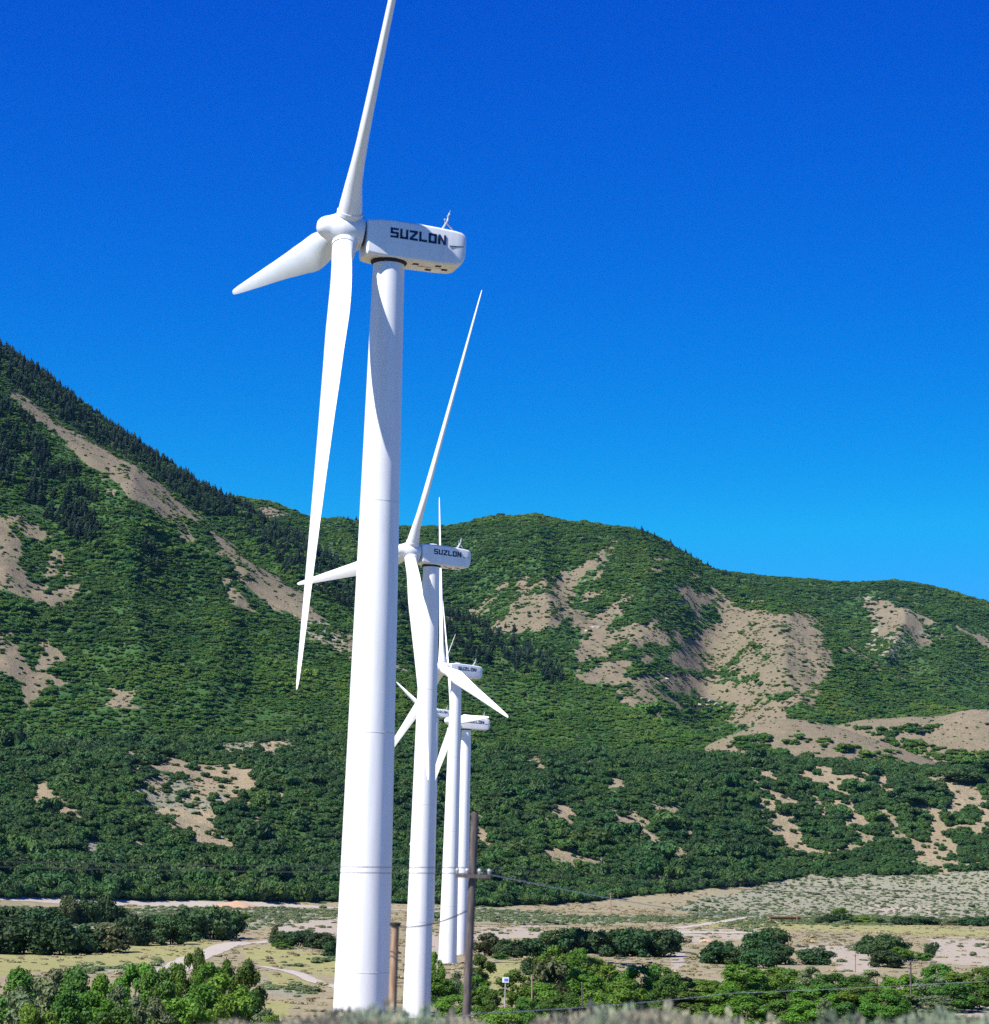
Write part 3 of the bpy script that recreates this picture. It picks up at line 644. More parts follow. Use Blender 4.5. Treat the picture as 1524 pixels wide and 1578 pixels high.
# big trees at the foot of the bench
X, Y, Z, R = sample(GR, lambda a: Rf(a) + 4, lambda a: Rf(a) + 70, .028)
x, y = to_img(X, Y, Z); c = cover(X, Y, Z, MG); keep = (x < 1060) & (c[:, 2] < .5) & (c[:, 0] < .5) & ((fbm(X / 30, Y / 30, 66, 2) > .4) | (x < 540))
scatter('foot_thicket', 'tall dark oak thicket along the foot of the bench slope', np.stack([X[keep], Y[keep], Z[keep] - .2], 1), sizes(keep.sum(), 3.8, 5.0, .3), SCD, 4)
# sagebrush on sage flats and thinly in the valley
TRACKS = [([(-200, 1394), (0, 1395), (150, 1396), (300, 1396), (420, 1397), (540, 1399), (700, 1405)], 14), ([(250, 1500), (310, 1474), (350, 1458), (420, 1447), (520, 1446)], 7),
          ([(395, 1488), (440, 1494), (480, 1506), (520, 1520), (560, 1540)], 3.0), ([(1040, 1430), (1090, 1424), (1130, 1416), (1180, 1411)], 5), ([(1000, 1437), (1060, 1438), (1130, 1437), (1200, 1437)], 18)]
def off_tracks(X, Y):
    ok = np.ones(len(X), bool)
    for pts, wd in TRACKS:
        W = [np.array(G(x, y)) for x, y in pts]
        for a, b in zip(W, W[1:]):
            d = b - a; t = (((X - a[0]) * d[0] + (Y - a[1]) * d[1]) / (d @ d)).clip(0, 1)
            ok &= np.hypot(X - a[0] - t * d[0], Y - a[1] - t * d[1]) > wd / 2 + .6
    return ok
X, Y, Z, R = sample(GR, lambda a: a * 0 + 340, lambda a: Rb(a), .075)
c = cover(X, Y, Z, MG); q = rng.random(len(X)); cl = fbm(X / 25, Y / 25, 88, 3); sage = c[:, 2] > .5; R2 = R < Rf(np.arctan2(X, Y))
keep = (sage & (q < .8)) | (R2 & ~sage & (c[:, 0] < .5) & (c[:, 1] < .5) & (q < .035 * (cl > .5))) | ((c[:, 0] > .5) & (q < .06))
keep &= off_tracks(X, Y)
scatter('sagebrush_flat', 'low grey sagebrush dotting the flats and scree', np.stack([X[keep], Y[keep], Z[keep] - .1], 1), sizes(keep.sum(), 1.0, .55, .35), SAG, 3, 'sagebrush')

STR = scatter_group([scrub_proto(i + 20, M['straw'], 90, .22) for i in range(3)])
X, Y, Z, R = sample(GR, lambda a: a * 0 + 335, lambda a: Rf(a), .11)
c = cover(X, Y, Z, MG); q = rng.random(len(X)); cl = fbm(X / 14, Y / 14, 99, 4)
keep = ((c[:, 0] < .5) & (c[:, 2] < .5) & (cl > .46) & (q < np.where(c[:, 1] > .5, .35, .8)) | (c[:, 0] > .5) & (q < .08)) & off_tracks(X, Y)
scatter('dry_grass', 'dry straw and olive grass tufts across the valley floor', np.stack([X[keep], Y[keep], Z[keep] - .05], 1), sizes(keep.sum(), .6, .24, .4), STR, 3, 'grass')
# ------------------------------------------------------------------ dirt tracks draped on the land
def track(name, label, pts, width, mat='dirt', img=True):
    W = [np.array(G(x, y)) for x, y in pts]
    d = [0]
    for a, b in zip(W, W[1:]): d.append(d[-1] + np.linalg.norm(b - a))
    n = max(8, int(d[-1] / 2)); t = np.linspace(0, d[-1], n); xs = np.interp(t, d, [p[0] for p in W]); ys = np.interp(t, d, [p[1] for p in W])
    k = min(9, n // 3) | 1; pad = k // 2
    xs = np.convolve(np.pad(xs, pad, 'edge'), np.ones(k) / k, 'valid'); ys = np.convolve(np.pad(ys, pad, 'edge'), np.ones(k) / k, 'valid')
    tx = np.gradient(xs); ty = np.gradient(ys); l = np.hypot(tx, ty); nx, ny = -ty / l, tx / l
    rows = []; m = 7
    for j in range(m):
        o = (j / (m - 1) - .5) * width * (1 + .25 * (fbm(t / 6, t * 0 + j * .01, 5, 3) - .5)); X = xs + nx * o; Y = ys + ny * o
        rows.append(np.stack([X, Y, GR.height(X, Y) + .13 - .05 * abs(j - 3) / 3], 1))
    v = np.stack(rows, 1).reshape(-1, 3); i = np.arange(n - 1)[:, None] * m + np.arange(m - 1)[None]
    f = np.stack([i, i + 1, i + m + 1, i + m], -1).reshape(-1, 4)
    o = link(name, mesh_np(name, v, f, M[mat], True)); tag(o, label, kind='structure')
track('dirt_road', 'pale dirt road along the foot of the bench', [(-200, 1394), (0, 1395), (150, 1396), (300, 1396), (420, 1397), (540, 1399), (700, 1405)], 14)
track('dirt_track', 'dirt track curving past the thicket', [(250, 1500), (310, 1474), (350, 1458), (420, 1447), (520, 1446)], 7)
track('dirt_track', 'dirt track in the golden grass', [(395, 1488), (440, 1494), (480, 1506), (520, 1520), (560, 1540)], 3.0)
track('dirt_track', 'faint pale track across the grass flat', [(1040, 1430), (1090, 1424), (1130, 1416), (1180, 1411)], 5)
track('gravel_pad', 'pale gravel pad', [(1000, 1437), (1060, 1438), (1130, 1437), (1200, 1437)], 18)

# ------------------------------------------------------------------ trees and shrubs one by one
def tree_proto(name, seed, w, h, n, size, mat, trunk_h=.25, nl=16, lob=.3, stems=1):
    r = np.random.default_rng(seed); root = bpy.data.objects.new(name, None)
    L = crown_lobes(r, nl, w, h * (1 - trunk_h * .6), h * trunk_h * .6, lob)
    v, f = combine([core(L, .72, 1), leaves(r, L, n, size)])
    crown = ('crown', mesh_tri_ok('crown', v, f, mat))
    mb = MB()
    for s in range(stems):
        bx, by = (r.normal() * w * .08 * (stems > 1), r.normal() * w * .08 * (stems > 1))
        top = np.array([bx + r.normal() * w * .1, by + r.normal() * w * .1, h * .72])
        mb.tube([(bx, by, -.4), (bx * .8, by * .8, h * .25), tuple(top * np.array([.5, .5, .75])), tuple(top)], [h * .028, h * .022, h * .014, h * .005], 7)
        for l in L[::3]:
            st = np.array([bx * .8, by * .8, h * .3]); e = np.array(l[:3]); mb.tube([st, (st + e) / 2 + np.array([0, 0, -.1]), e], [h * .012, h * .008, h * .003], 5)
    o = mb.build('trunk', M['bark'], None, True); me = o.data; bpy.data.objects.remove(o)
    return crown, ('trunk', me)
KINDS = {}
def kind(key, name, cat, desc, variants): KINDS[key] = dict(name=name, cat=cat, desc=desc, v=variants)
# all prototypes are built 1 m wide-normalised: width w, height h known -> scaled per placement
def mk(seed, w, h, n, size, mat, **k): return (w, h) + tree_proto('x', seed, w, h, n, size, M[mat], **k)
kind('oak', 'oak_shrub', 'shrub', 'dark green rounded oak shrub', [mk(i, 8, 5.4, 2100, .34, 'oak', trunk_h=.0, nl=20, lob=.25, stems=3) for i in (1, 2, 3)])
kind('green', 'leafy_tree', 'tree', 'bright green leafy tree', [mk(i, 7, 8, 5200, .2, 'green', trunk_h=.06, nl=24, lob=.22) for i in (11, 12, 13)])
M['mid'] = foliage('mid_green_leaves', (.040, .095, .014), (.068, .145, .018), (.105, .195, .024), transl=.28)
kind('dark', 'dark_tree', 'tree', 'dark green leafy tree', [mk(i, 7, 8, 5200, .2, 'mid', trunk_h=.06, nl=24, lob=.22) for i in (21, 22)])
kind('olive', 'olive_shrub', 'shrub', 'olive brown shrub', [mk(i, 7, 5, 2100, .30, 'olive', trunk_h=.1, nl=16, lob=.25, stems=3) for i in (31, 32)])
kind('grey', 'silvery_tree', 'tree', 'silvery grey green tree', [mk(i, 7, 7.5, 4600, .2, 'grey', trunk_h=.06, nl=22, lob=.22) for i in (41, 42)])
SITES = []
def place(key, x, w, R=None, yb=None, ytop=None, hpx=None):
    """x centre, w width in reference px; either base row yb, or range R; height from ytop or hpx"""
    if R is None:
        X, Y = G(x, yb); R = math.hypot(X, Y); 
    a, _ = azel(x, yb or 1500); X, Y = math.sin(a) * R, math.cos(a) * R; z = gz(X, Y)
    W = w / FPX * R * (1.32 if ytop else 1.12)
    H = (hpx / FPX * R) if hpx else (P(x, ytop, R)[2] - z)
    SITES.append(dict(key=key, x=x, X=X, Y=Y, z=z, W=W, H=H, R=R))
    return SITES[-1]
def area(name): 
    for s in SITES:
        if 'area' not in s: s['area'] = name
for x, yb, wd, h, k in [(-30, 1442, 80, 42, 'oak'), (18, 1441, 70, 42, 'oak'), (62, 1444, 66, 44, 'oak'), (104, 1424, 36, 42, 'olive'), (133, 1424, 36, 40, 'oak'), (160, 1420, 36, 42, 'oak'), (182, 1420, 30, 24, 'oak'),
                        (-10, 1466, 90, 52, 'oak'), (38, 1467, 80, 50, 'oak'), (86, 1469, 78, 50, 'oak'), (126, 1467, 60, 42, 'oak'), (168, 1467, 62, 38, 'olive'), (205, 1456, 56, 48, 'oak'), (240, 1450, 50, 40, 'oak'), (262, 1455, 52, 42, 'oak'), (292, 1450, 60, 48, 'oak'),
                        (325, 1446, 62, 50, 'oak'), (352, 1444, 50, 42, 'oak'), (250, 1430, 40, 20, 'oak')]: place(k, x, wd, yb=yb, hpx=h)
area('in the thicket left of the pale dirt track')
for x, yb, wd, h, k in [(368, 1418, 34, 13, 'green'), (424, 1450, 15, 26, 'olive'), (438, 1461, 40, 22, 'oak'), (466, 1463, 46, 24, 'oak'), (494, 1465, 44, 24, 'oak'), (512, 1478, 34, 24, 'oak'), (432, 1466, 28, 12, 'green')]: place(k, x, wd, yb=yb, hpx=h)
area('by the dirt track left of the nearest tower')
for x, yt, wd, R, k in [(12, 1482, 90, 275, 'dark'), (60, 1500, 80, 250, 'grey'), (92, 1488, 70, 290, 'grey'), (135, 1482, 84, 280, 'dark'), (172, 1492, 56, 268, 'green'), (212, 1478, 52, 300, 'green'), (196, 1512, 60, 262, 'grey'), (246, 1486, 60, 282, 'dark'), (262, 1482, 50, 300, 'dark'), (297, 1459, 44, 310, 'dark'), (320, 1476, 50, 300, 'green'),
                        (342, 1470, 40, 312, 'dark'), (380, 1476, 44, 306, 'dark'), (350, 1494, 78, 285, 'green'), (298, 1508, 70, 275, 'green'), (282, 1532, 70, 258, 'green'), (338, 1524, 60, 262, 'green'), (232, 1532, 60, 255, 'grey'), (150, 1524, 66, 255, 'green'), (105, 1520, 64, 250, 'dark'), (20, 1522, 90, 240, 'grey'), (62, 1542, 70, 232, 'green'), (408, 1550, 60, 262, 'grey'), (384, 1524, 44, 285, 'dark'), (430, 1560, 40, 255, 'green'), (180, 1550, 70, 240, 'dark')]: place(k, x, wd, R=R, ytop=yt)
area('in the near grove at the lower left')
for x, yb, wd, h, k in [(752, 1470, 44, 34, 'olive'), (790, 1474, 50, 28, 'oak'), (822, 1474, 50, 30, 'oak'), (860, 1466, 52, 36, 'oak'), (895, 1468, 56, 38, 'oak'), (935, 1474, 56, 40, 'oak'), (978, 1476, 58, 42, 'oak'), (1016, 1476, 54, 40, 'oak'), (1036, 1470, 34, 32, 'oak'), (820, 1502, 32, 28, 'oak'), (772, 1482, 26, 10, 'green')]: place(k, x, wd, yb=yb, hpx=h)
area('in the dark thicket right of the towers')
for x, yt, wd, R, k in [(672, 1462, 24, 400, 'green'), (676, 1500, 46, 360, 'green'), (712, 1492, 46, 410, 'grey'), (742, 1468, 34, 430, 'dark'), (736, 1500, 40, 380, 'green'), (752, 1520, 36, 350, 'dark'), (790, 1492, 46, 380, 'dark'), (776, 1550, 60, 300, 'green'), (850, 1452, 44, 420, 'green'), (888, 1458, 44, 425, 'green'), (842, 1480, 60, 390, 'olive'), (925, 1470, 50, 400, 'dark'), (900, 1492, 60, 370, 'green'), (950, 1480, 56, 380, 'green'),
                        (985, 1484, 56, 375, 'green'), (965, 1504, 70, 350, 'green'), (1018, 1484, 50, 390, 'dark'), (1030, 1500, 44, 370, 'dark'), (838, 1510, 60, 350, 'green'), (870, 1528, 60, 330, 'dark'), (920, 1524, 60, 335, 'green'), (1050, 1504, 50, 385, 'dark'), (812, 1534, 40, 320, 'dark'), (700, 1530, 50, 330, 'green')]: place(k, x, wd, R=R, ytop=yt)
area('in the riverside trees right of the towers')
for x, yb, wd, h, k in [(1112, 1486, 66, 34, 'oak'), (1138, 1488, 46, 26, 'oak'), (1164, 1474, 52, 36, 'oak'), (1192, 1468, 52, 34, 'oak'), (1200, 1486, 48, 30, 'oak'), (1168, 1494, 50, 28, 'oak'), (1255, 1486, 56, 24, 'oak'), (1344, 1472, 48, 28, 'oak'), (1370, 1480, 56, 36, 'oak'), (1392, 1482, 40, 22, 'green'), (1366, 1492, 50, 24, 'oak'), (1424, 1482, 26, 12, 'green'), (1433, 1474, 16, 16, 'oak'), (1440, 1464, 14, 14, 'oak'), (1322, 1464, 14, 6, 'grey')]: place(k, x, wd, yb=yb, hpx=h)
area('on the tan slope at the lower right')
for x, yb, wd, h, k in [(1270, 1424, 28, 10, 'oak'), (1296, 1424, 30, 24, 'dark'), (1288, 1424, 42, 15, 'oak'), (1328, 1424, 36, 13, 'green'), (1352, 1424, 28, 9, 'oak'), (1396, 1426, 40, 13, 'oak'), (1424, 1427, 46, 13, 'oak'), (1468, 1427, 28, 9, 'olive'), (1496, 1428, 34, 15, 'oak'), (1524, 1428, 40, 17, 'oak'),
                        (1120, 1397, 22, 13, 'oak'), (1152, 1396, 20, 13, 'oak'), (1168, 1398, 20, 12, 'oak'), (1182, 1398, 26, 12, 'oak'), (1430, 1398, 60, 16, 'oak'), (1480, 1398, 60, 20, 'oak'), (1530, 1400, 60, 22, 'oak'), (1400, 1385, 50, 12, 'oak'), (1330, 1386, 30, 8, 'oak')]: place(k, x, wd, yb=max(yb, 1400) if x > 1380 and yb < 1405 else yb, hpx=h)
area('on the pale flat beyond the tan slope')
for x, yt, wd, R, k in [(1080, 1506, 60, 400, 'green'), (1112, 1508, 56, 405, 'green'), (1146, 1484, 60, 430, 'green'), (1186, 1486, 56, 440, 'dark'), (1220, 1492, 56, 430, 'dark'), (1256, 1486, 50, 425, 'grey'), (1282, 1498, 56, 420, 'dark'), (1318, 1502, 56, 420, 'dark'), (1352, 1492, 56, 440, 'grey'), (1388, 1500, 50, 430, 'green'), (1412, 1498, 44, 440, 'green'), (1446, 1482, 54, 450, 'dark'), (1436, 1500, 50, 430, 'grey'), (1478, 1496, 60, 440, 'dark'), (1512, 1488, 50, 450, 'dark'), (1500, 1512, 60, 420, 'green'), (1466, 1512, 60, 410, 'dark'),
                        (1060, 1526, 70, 370, 'dark'), (1100, 1524, 60, 372, 'green'), (1140, 1516, 60, 380, 'green'), (1178, 1510, 60, 388, 'green'), (1216, 1512, 60, 390, 'dark'), (1254, 1514, 60, 385, 'green'), (1290, 1512, 60, 392, 'dark'), (1326, 1516, 60, 385, 'green'), (1360, 1522, 60, 380, 'green'), (1400, 1530, 60, 385, 'grey'), (1436, 1530, 60, 390, 'grey'), (1150, 1540, 60, 350, 'green'), (1200, 1538, 60, 355, 'dark'), (1250, 1540, 60, 350, 'green'), (1300, 1542, 60, 350, 'dark'), (1345, 1544, 50, 350, 'green'), (1270, 1536, 30, 345, 'grey'), (1100, 1548, 60, 340, 'green')]: place(k, x, wd, R=R, ytop=yt)
area('in the tree belt along the lower right edge')
ORD = ['', 'leftmost', 'second from the left', 'third from the left', 'fourth from the left', 'fifth from the left', 'sixth from the left', 'seventh from the left', 'eighth from the left', 'ninth from the left', 'tenth from the left', 'eleventh from the left', 'twelfth from the left', 'thirteenth from the left', 'fourteenth from the left', 'fifteenth from the left', 'sixteenth from the left']
groups = {}
for s in SITES: groups.setdefault((s['area'], s['key']), []).append(s)
done = {}
for (ar, key), L in groups.items():
    K = KINDS[key]
    for n, s in enumerate(sorted(L, key=lambda q: q['x']), 1):
        vi = int(rng.integers(0, len(K['v']))); w0, h0, crown, trunk = K['v'][vi]
        loc = (s['X'], s['Y'], s['z'] - .1)
        root = empty(K['name'], loc, float(rng.random() * 6.28), (s['W'] / w0, s['W'] / w0, s['H'] / h0))
        link('crown', crown[1], root); link('trunk', trunk[1], root)
        pre = 'only' if len(L) == 1 else ORD[n] if n < len(ORD) else 'rightmost'
        lab = f"{K['desc']} {ar}" if len(L) == 1 else f"{K['desc']} {ar}, {pre} of its kind there"
        if len(lab.split()) > 16: lab = f"{K['desc']} {ar}, {pre}"
        for cut in ('leafy ', 'rounded ', ' the', ' dirt', ' pale', ' nearest'):
            if len(lab.split()) > 16: lab = lab.replace(cut, '', 1)
        tag(root, lab, K['cat'], f"{K['cat']}s {ar}")

# ------------------------------------------------------------------ sagebrush on the roadside bank
def sage_mesh(seed, mat, n=2600):
    r = np.random.default_rng(seed); vs = []; d = r.normal(size=(n, 3)); d[:, 2] = np.abs(d[:, 2]) * .9 + .12; d /= np.linalg.norm(d, axis=1)[:, None]
    lob = .75 + .35 * fbm(np.arctan2(d[:, 1], d[:, 0]) * 2 + 9, d[:, 2] * 4, seed, 2)
    base = d * lob[:, None] * (.35 + .6 * r.random(n)[:, None]) * np.array([.62, .62, .8]); dirn = d + r.normal(size=(n, 3)) * .35; dirn[:, 2] += .5; dirn /= np.linalg.norm(dirn, axis=1)[:, None]
    ln = .05 + .09 * r.random(n); sd_ = np.cross(dirn, r.normal(size=(n, 3))); sd_ /= np.linalg.norm(sd_, axis=1)[:, None]; wd = .009 + .012 * r.random(n)
    tip = base + dirn * ln[:, None]; mid = base + dirn * ln[:, None] * .55
    q = np.stack([base, mid - sd_ * wd[:, None], tip, mid + sd_ * wd[:, None]], 1).reshape(-1, 3)
    return mesh_np('foliage', q, np.arange(4 * n).reshape(-1, 4), mat)
def sage_stems(seed):
    r = np.random.default_rng(seed); mb = MB()
    for i in range(14):
        a = r.random() * 6.28; t = .2 + .5 * r.random(); mb.tube([(0, 0, -.15), (math.cos(a) * t * .4, math.sin(a) * t * .4, .25), (math.cos(a) * t, math.sin(a) * t, .45 + .25 * r.random())], [.022, .014, .005], 5)
    o = mb.build('stems', M['bark']); me = o.data; bpy.data.objects.remove(o); return me
SG = [(sage_mesh(300 + i, M['sage'] if i != 2 else M['teal'], 5200), sage_stems(400 + i)) for i in range(3)]
def top_y(x): return top_y0(x) - 8
def top_y0(x):   # row reached by the brush in the photograph
    return np.interp(x, [290, 340, 420, 470, 520, 620, 690, 740, 800, 850, 900, 960, 1040, 1100, 1150, 1230, 1300, 1400, 1480, 1524], [1576, 1572, 1568, 1556, 1548, 1545, 1552, 1578, 1580, 1566, 1545, 1537, 1546, 1556, 1572, 1568, 1560, 1556, 1560, 1556])
sn = []
for row, (R0, step) in enumerate([(38, 58), (33, 64), (28, 78)]):
    x = 300 + row * 17
    while x < 1560:
        R = R0 + rng.uniform(-2, 2); a, _ = azel(x, 1560); X, Y = math.sin(a) * R, math.cos(a) * R; z = gz(X, Y)
        H = P(x, top_y(x) + rng.uniform(-4, 12) + row * 10, R)[2] - z
        if H > .35: sn.append((x, X, Y, z, H, row))
        x += step * rng.uniform(.75, 1.25)
sn.sort(key=lambda q: (q[5], q[0])); cnt = {}
rown = ['back', 'middle', 'front']
for x, X, Y, z, H, row in sn:
    cnt[row] = cnt.get(row, 0) + 1
    vi = 2 if (620 < x < 700 or 930 < x < 980 or x > 1380 or rng.random() < .15) else int(rng.integers(0, 2)); me, st = SG[vi]
    wk = H * rng.uniform(.8, 1.05) + .25
    root = empty('sagebrush', (X, Y, z), float(rng.random() * 6.28), (wk * 1.1, wk * 1.1, H / .86))
    link('foliage', me, root); link('stems', st, root)
    c = 'bluish green' if vi == 2 else 'pale grey'
    nth = ['', 'first', 'second', 'third', 'fourth', 'fifth', 'sixth', 'seventh', 'eighth', 'ninth', 'tenth', 'eleventh', 'twelfth', 'thirteenth', 'fourteenth', 'fifteenth', 'sixteenth', 'seventeenth', 'eighteenth', 'nineteenth', 'twentieth', 'twenty-first', 'twenty-second', 'twenty-third', 'twenty-fourth'][min(cnt[row], 24)]
    tag(root, f'{c} sagebrush on the roadside bank, {nth} from left in {rown[row]} row', 'sagebrush', 'sagebrush on the roadside bank')

# ------------------------------------------------------------------ wind turbines
LB = 44.0
TILT, CONE = R_(5.49), R_(3.1)
def blade_mesh():
    # span along +z from the hub axis, chord along y, thickness along x (rotor plane is y-z)
    S = [(1.0, 2.05, 2.05, 21), (1.6, 2.1, 2.05, 21), (2.6, 2.1, 1.95, 21), (4.2, 2.2, 1.6, 21), (6.0, 2.6, 1.3, 20), (8.0, 3.05, 1.1, 18), (10.0, 3.3, 1.0, 16.5), (11.5, 3.25, .95, 15.5), (14, 2.95, .87, 15), (17, 2.7, .76, 15), (20, 2.38, .69, 14), (25, 2.0, .57, 12.5), (30, 1.66, .45, 11), (35, 1.3, .33, 9.5), (39, 1.0, .24, 8.5), (42, .74, .17, 7.6), (43.4, .54, .1, 7), (43.9, .3, .06, 7), (44.0, .08, .02, 7)]
    n = 28; rings = []
    for r, c, th, tw in S:
        circ = np.clip((4.6 - r) / 3.2, 0, 1); circ = circ * circ * (3 - 2 * circ); ring = []
        for k in range(n):
            a = 2 * math.pi * k / n; u = .5 - .5 * math.cos(a)          # 0 leading edge .. 1 trailing edge
            yt = 5 * (.2969 * math.sqrt(u) - .126 * u - .3516 * u * u + .2843 * u**3 - .1036 * u**4) * th
            ya = (yt if a <= math.pi else -yt * .75) + .035 * c * math.sin(math.pi * u)
            ch = -(u - .38) * c
            cy, cx = math.cos(a) * c / 2, math.sin(a) * th / 2
            y = ch * (1 - circ) + cy * circ; x = ya * (1 - circ) + cx * circ
            t = R_(tw); z = r
            pre = 0.9 * (r / 44) ** 2.4
            ring.append((x * math.cos(t) + y * math.sin(t) * TW + pre * 0, y * math.cos(t) - x * math.sin(t) * TW, z))
        rings.append(ring)
    mb = MB(); mb.rings(rings); return mb
TW = 1.0
LET = {'S': [(0, 0, 1, .2), (.72, 0, 1, .6), (0, .4, 1, .6), (0, .4, .28, 1), (0, .8, 1, 1)], 'U': [(0, 0, .28, 1), (.72, 0, 1, 1), (0, 0, 1, .22)], 'L': [(0, 0, .28, 1), (0, 0, 1, .22)],
       'O': [(0, 0, .28, 1), (.72, 0, 1, 1), (0, 0, 1, .22), (0, .78, 1, 1)], 'N': [(0, 0, .28, 1), (.72, 0, 1, 1)], 'Z': [(0, 0, 1, .22), (0, .78, 1, 1)]}
def lettering(side):
    mb = MB(); x = .35; lw, gap, h, z0 = .70, .125, .84, .02
    for ch in 'SUZLON':
        for a, b, c_, d in LET[ch]:
            xa, xb = x - a * lw, x - c_ * lw
            y = side * 1.672; zs = lambda q, xx: z0 + .035 * xx + q * h
            quad = [(xa, y, zs(b, xa)), (xb, y, zs(b, xb)), (xb, y, zs(d, xb)), (xa, y, zs(d, xa))]
            mb.add(quad + [(p[0], side * 1.64, p[2]) for p in quad], [(0, 1, 2, 3), (0, 4, 5, 1), (1, 5, 6, 2), (2, 6, 7, 3), (3, 7, 4, 0)])
        if ch in 'ZN':
            dirs = [((.0, .22), (.38, .22), (1, .78), (.62, .78))] if ch == 'Z' else [((.28, 1), (.28, .62), (.72, 0), (.72, .38))]
            for dq in dirs:
                q = [(x - u * lw, side * 1.674, z0 + .035 * (x - u * lw) + v * h) for u, v in dq]
                mb.add(q + [(p[0], side * 1.64, p[2]) for p in q], [(0, 1, 2, 3), (0, 4, 5, 1), (1, 5, 6, 2), (2, 6, 7, 3), (3, 7, 4, 0)])
        x -= lw + gap
        if side < 0: pass
    return mb
def rrect(x, wy, zt, zb, r, slope=0, n=6):
    pts = []
    for cy, cz, a0 in ((wy - r, zt - r, 0), (-wy + r, zt - r, 90), (-wy + r, zb + r, 180), (wy - r, zb + r, 270)):
        for k in range(n + 1):
            a = R_(a0 + 90 * k / n); pts.append((x, cy + r * math.cos(a), cz + r * math.sin(a)))
    return pts
def make_turbine():
    root = empty('wind_turbine', (0, 0, 0))
    return root
def build_turbine(H, drop=.62, rb=2.14):
    root = empty('wind_turbine', (0, 0, 0)); zt = H - 1.93 - drop     # H: height of the hub centre over the base
    n = 72; rings = []
    for i in range(41):
        t = i / 40; z = -.5 + (zt + .5) * t; r = rb + (1.32 - rb) * t
        rings.append([(r * math.cos(2 * math.pi * k / n), r * math.sin(2 * math.pi * k / n), z) for k in range(n)])
    mb = MB(); mb.rings(rings); tw = mb.build('tower', M['white'], root, True)
    for zf in (H * .2, H * .45, H * .70):
        r = rb - (rb - 1.32) * (zf + .5) / (zt + .5); mb = MB()
        mb.rings([[((r + d) * math.cos(2 * math.pi * k / n), (r + d) * math.sin(2 * math.pi * k / n), zf + dz) for k in range(n)] for d, dz in ((-.02, -.045), (.01, -.035), (.01, .035), (-.02, .045))], caps=False)
        mb.build('flange_seam', M['seam'], tw)
    mb = MB(); mb.rings([[((1.32 + d) * math.cos(2 * math.pi * k / 48), (1.32 + d) * math.sin(2 * math.pi * k / 48), zt + dz) for k in range(48)] for d, dz in ((-.1, -.02), (.04, 0), (.20, .16), (.22, .26), (-.1, .28))])
    mb.build('yaw_bearing', M['black'], root, True)
    mb = MB(); mb.box((2.06, 0, 2.2), (.14, .9, 2.1)); mb.box((2.3, 0, .55), (.9, 1.3, .08)); 
    mb.build('door', M['seam'], tw)
    # nacelle body hangs a little below the shaft line
    HH = H; H = H - drop
    na = empty('nacelle_frame', (0, 0, H)); na.parent = root
    bpy.data.objects.remove(na)
    mb = MB(); secs = [(2.30, .95, 1.05, -1.0, .40), (2.27, 1.38, 1.38, -1.36, .4), (2.15, 1.52, 1.50, -1.50, .3), (1.2, 1.62, 1.58, -1.62, .24), (0, 1.65, 1.58, -1.68, .22), (-2, 1.65, 1.50, -1.72, .22), (-4, 1.63, 1.37, -1.76, .22), (-5.4, 1.58, 1.25, -1.76, .24), (-5.9, 1.54, 1.18, -1.62, .28), (-6.15, 1.46, 1.05, -1.28, .3), (-6.28, 1.40, .92, -.85, .3), (-6.33, 1.2, .72, -.6, .3)]
    mb.rings([[(p[0], p[1], p[2] + H) for p in rrect(x, wy, a, b, r)] for x, wy, a, b, r in secs])
    nac = mb.build('nacelle', M['white'], root, True, 30)
    for s in (1, -1):
        o = lettering(s); o.v = [(p[0] if s > 0 else (-4.2 - (p[0] - .35) + .35) * 1. - .35 + .0, p[1], p[2] + H) for p in o.v]; o.build('lettering', M['navy'], nac)
    mb = MB()
    for s in (1, -1):   # rear body seam
        mb.box((-5.42, s * 1.575, H - .12), (1.25, .06, .06), np.array(Matrix.Rotation(s * R_(6.), 3, 'Z')) @ np.array(Matrix.Rotation(R_(4), 3, 'Y')))
    mb.build('rear_seam', M['black'], nac)
    for x, y in ((-2.2, .55), (-4.1, .75), (-3.6, -.7), (-4.9, -.2)):
        MB().box((x, y, H - (1.73 if x > -3 else 1.765)), (.5, .42, .06)).build('vent', M['black'], nac)
    MB().box((-3.7, .05, H - 1.755), (2.4, .04, .03)).build('belly_seam', M['black'], nac)
    mb = MB(); mb.rings([[(x_ * .0 + cx_, cy_, z_) for cx_, cy_, z_ in [(-.2 + k_x, k_y, H + 1.54 + zz) for k_x, k_y in [(s_ * math.cos(R_(q)), s_ * .8 * math.sin(R_(q))) for q in range(0, 360, 20)]]] for x_, s_, zz in ((0, .8, 0), (0, .78, .2), (0, .6, .3), (0, .2, .33))])
    mb.build('roof_hatch', M['white'], nac, True)
    mb = MB(); zb = H + 1.28
    mb.tube([(-4.3, .45, zb), (-4.9, .1, zb + 1.05), (-5.1, 0, zb + 1.75)], .07, 6); mb.tube([(-4.3, -.45, zb), (-4.9, -.1, zb + 1.05)], .07, 6); mb.tube([(-5.5, 0, zb - .15), (-5.45, 0, zb + .45), (-4.9, 0, zb + 1.05)], .07, 6)
    mb.tube([(-4.5, .33, zb + .35), (-4.5, -.33, zb + .35)], .03, 6); mb.tube([(-4.7, .22, zb + .7), (-4.7, -.22, zb + .7)], .03, 6); mb.tube([(-4.9, -.5, zb + 1.1), (-4.9, .5, zb + 1.1)], .035, 6)
    for y in (-.5, .5): mb.tube([(-4.9, y, zb + 1.1), (-4.9, y, zb + 1.4)], .03, 6); mb.tube([(-4.9, y, zb + 1.4), (-4.9, y, zb + 1.52)], .1, 8)
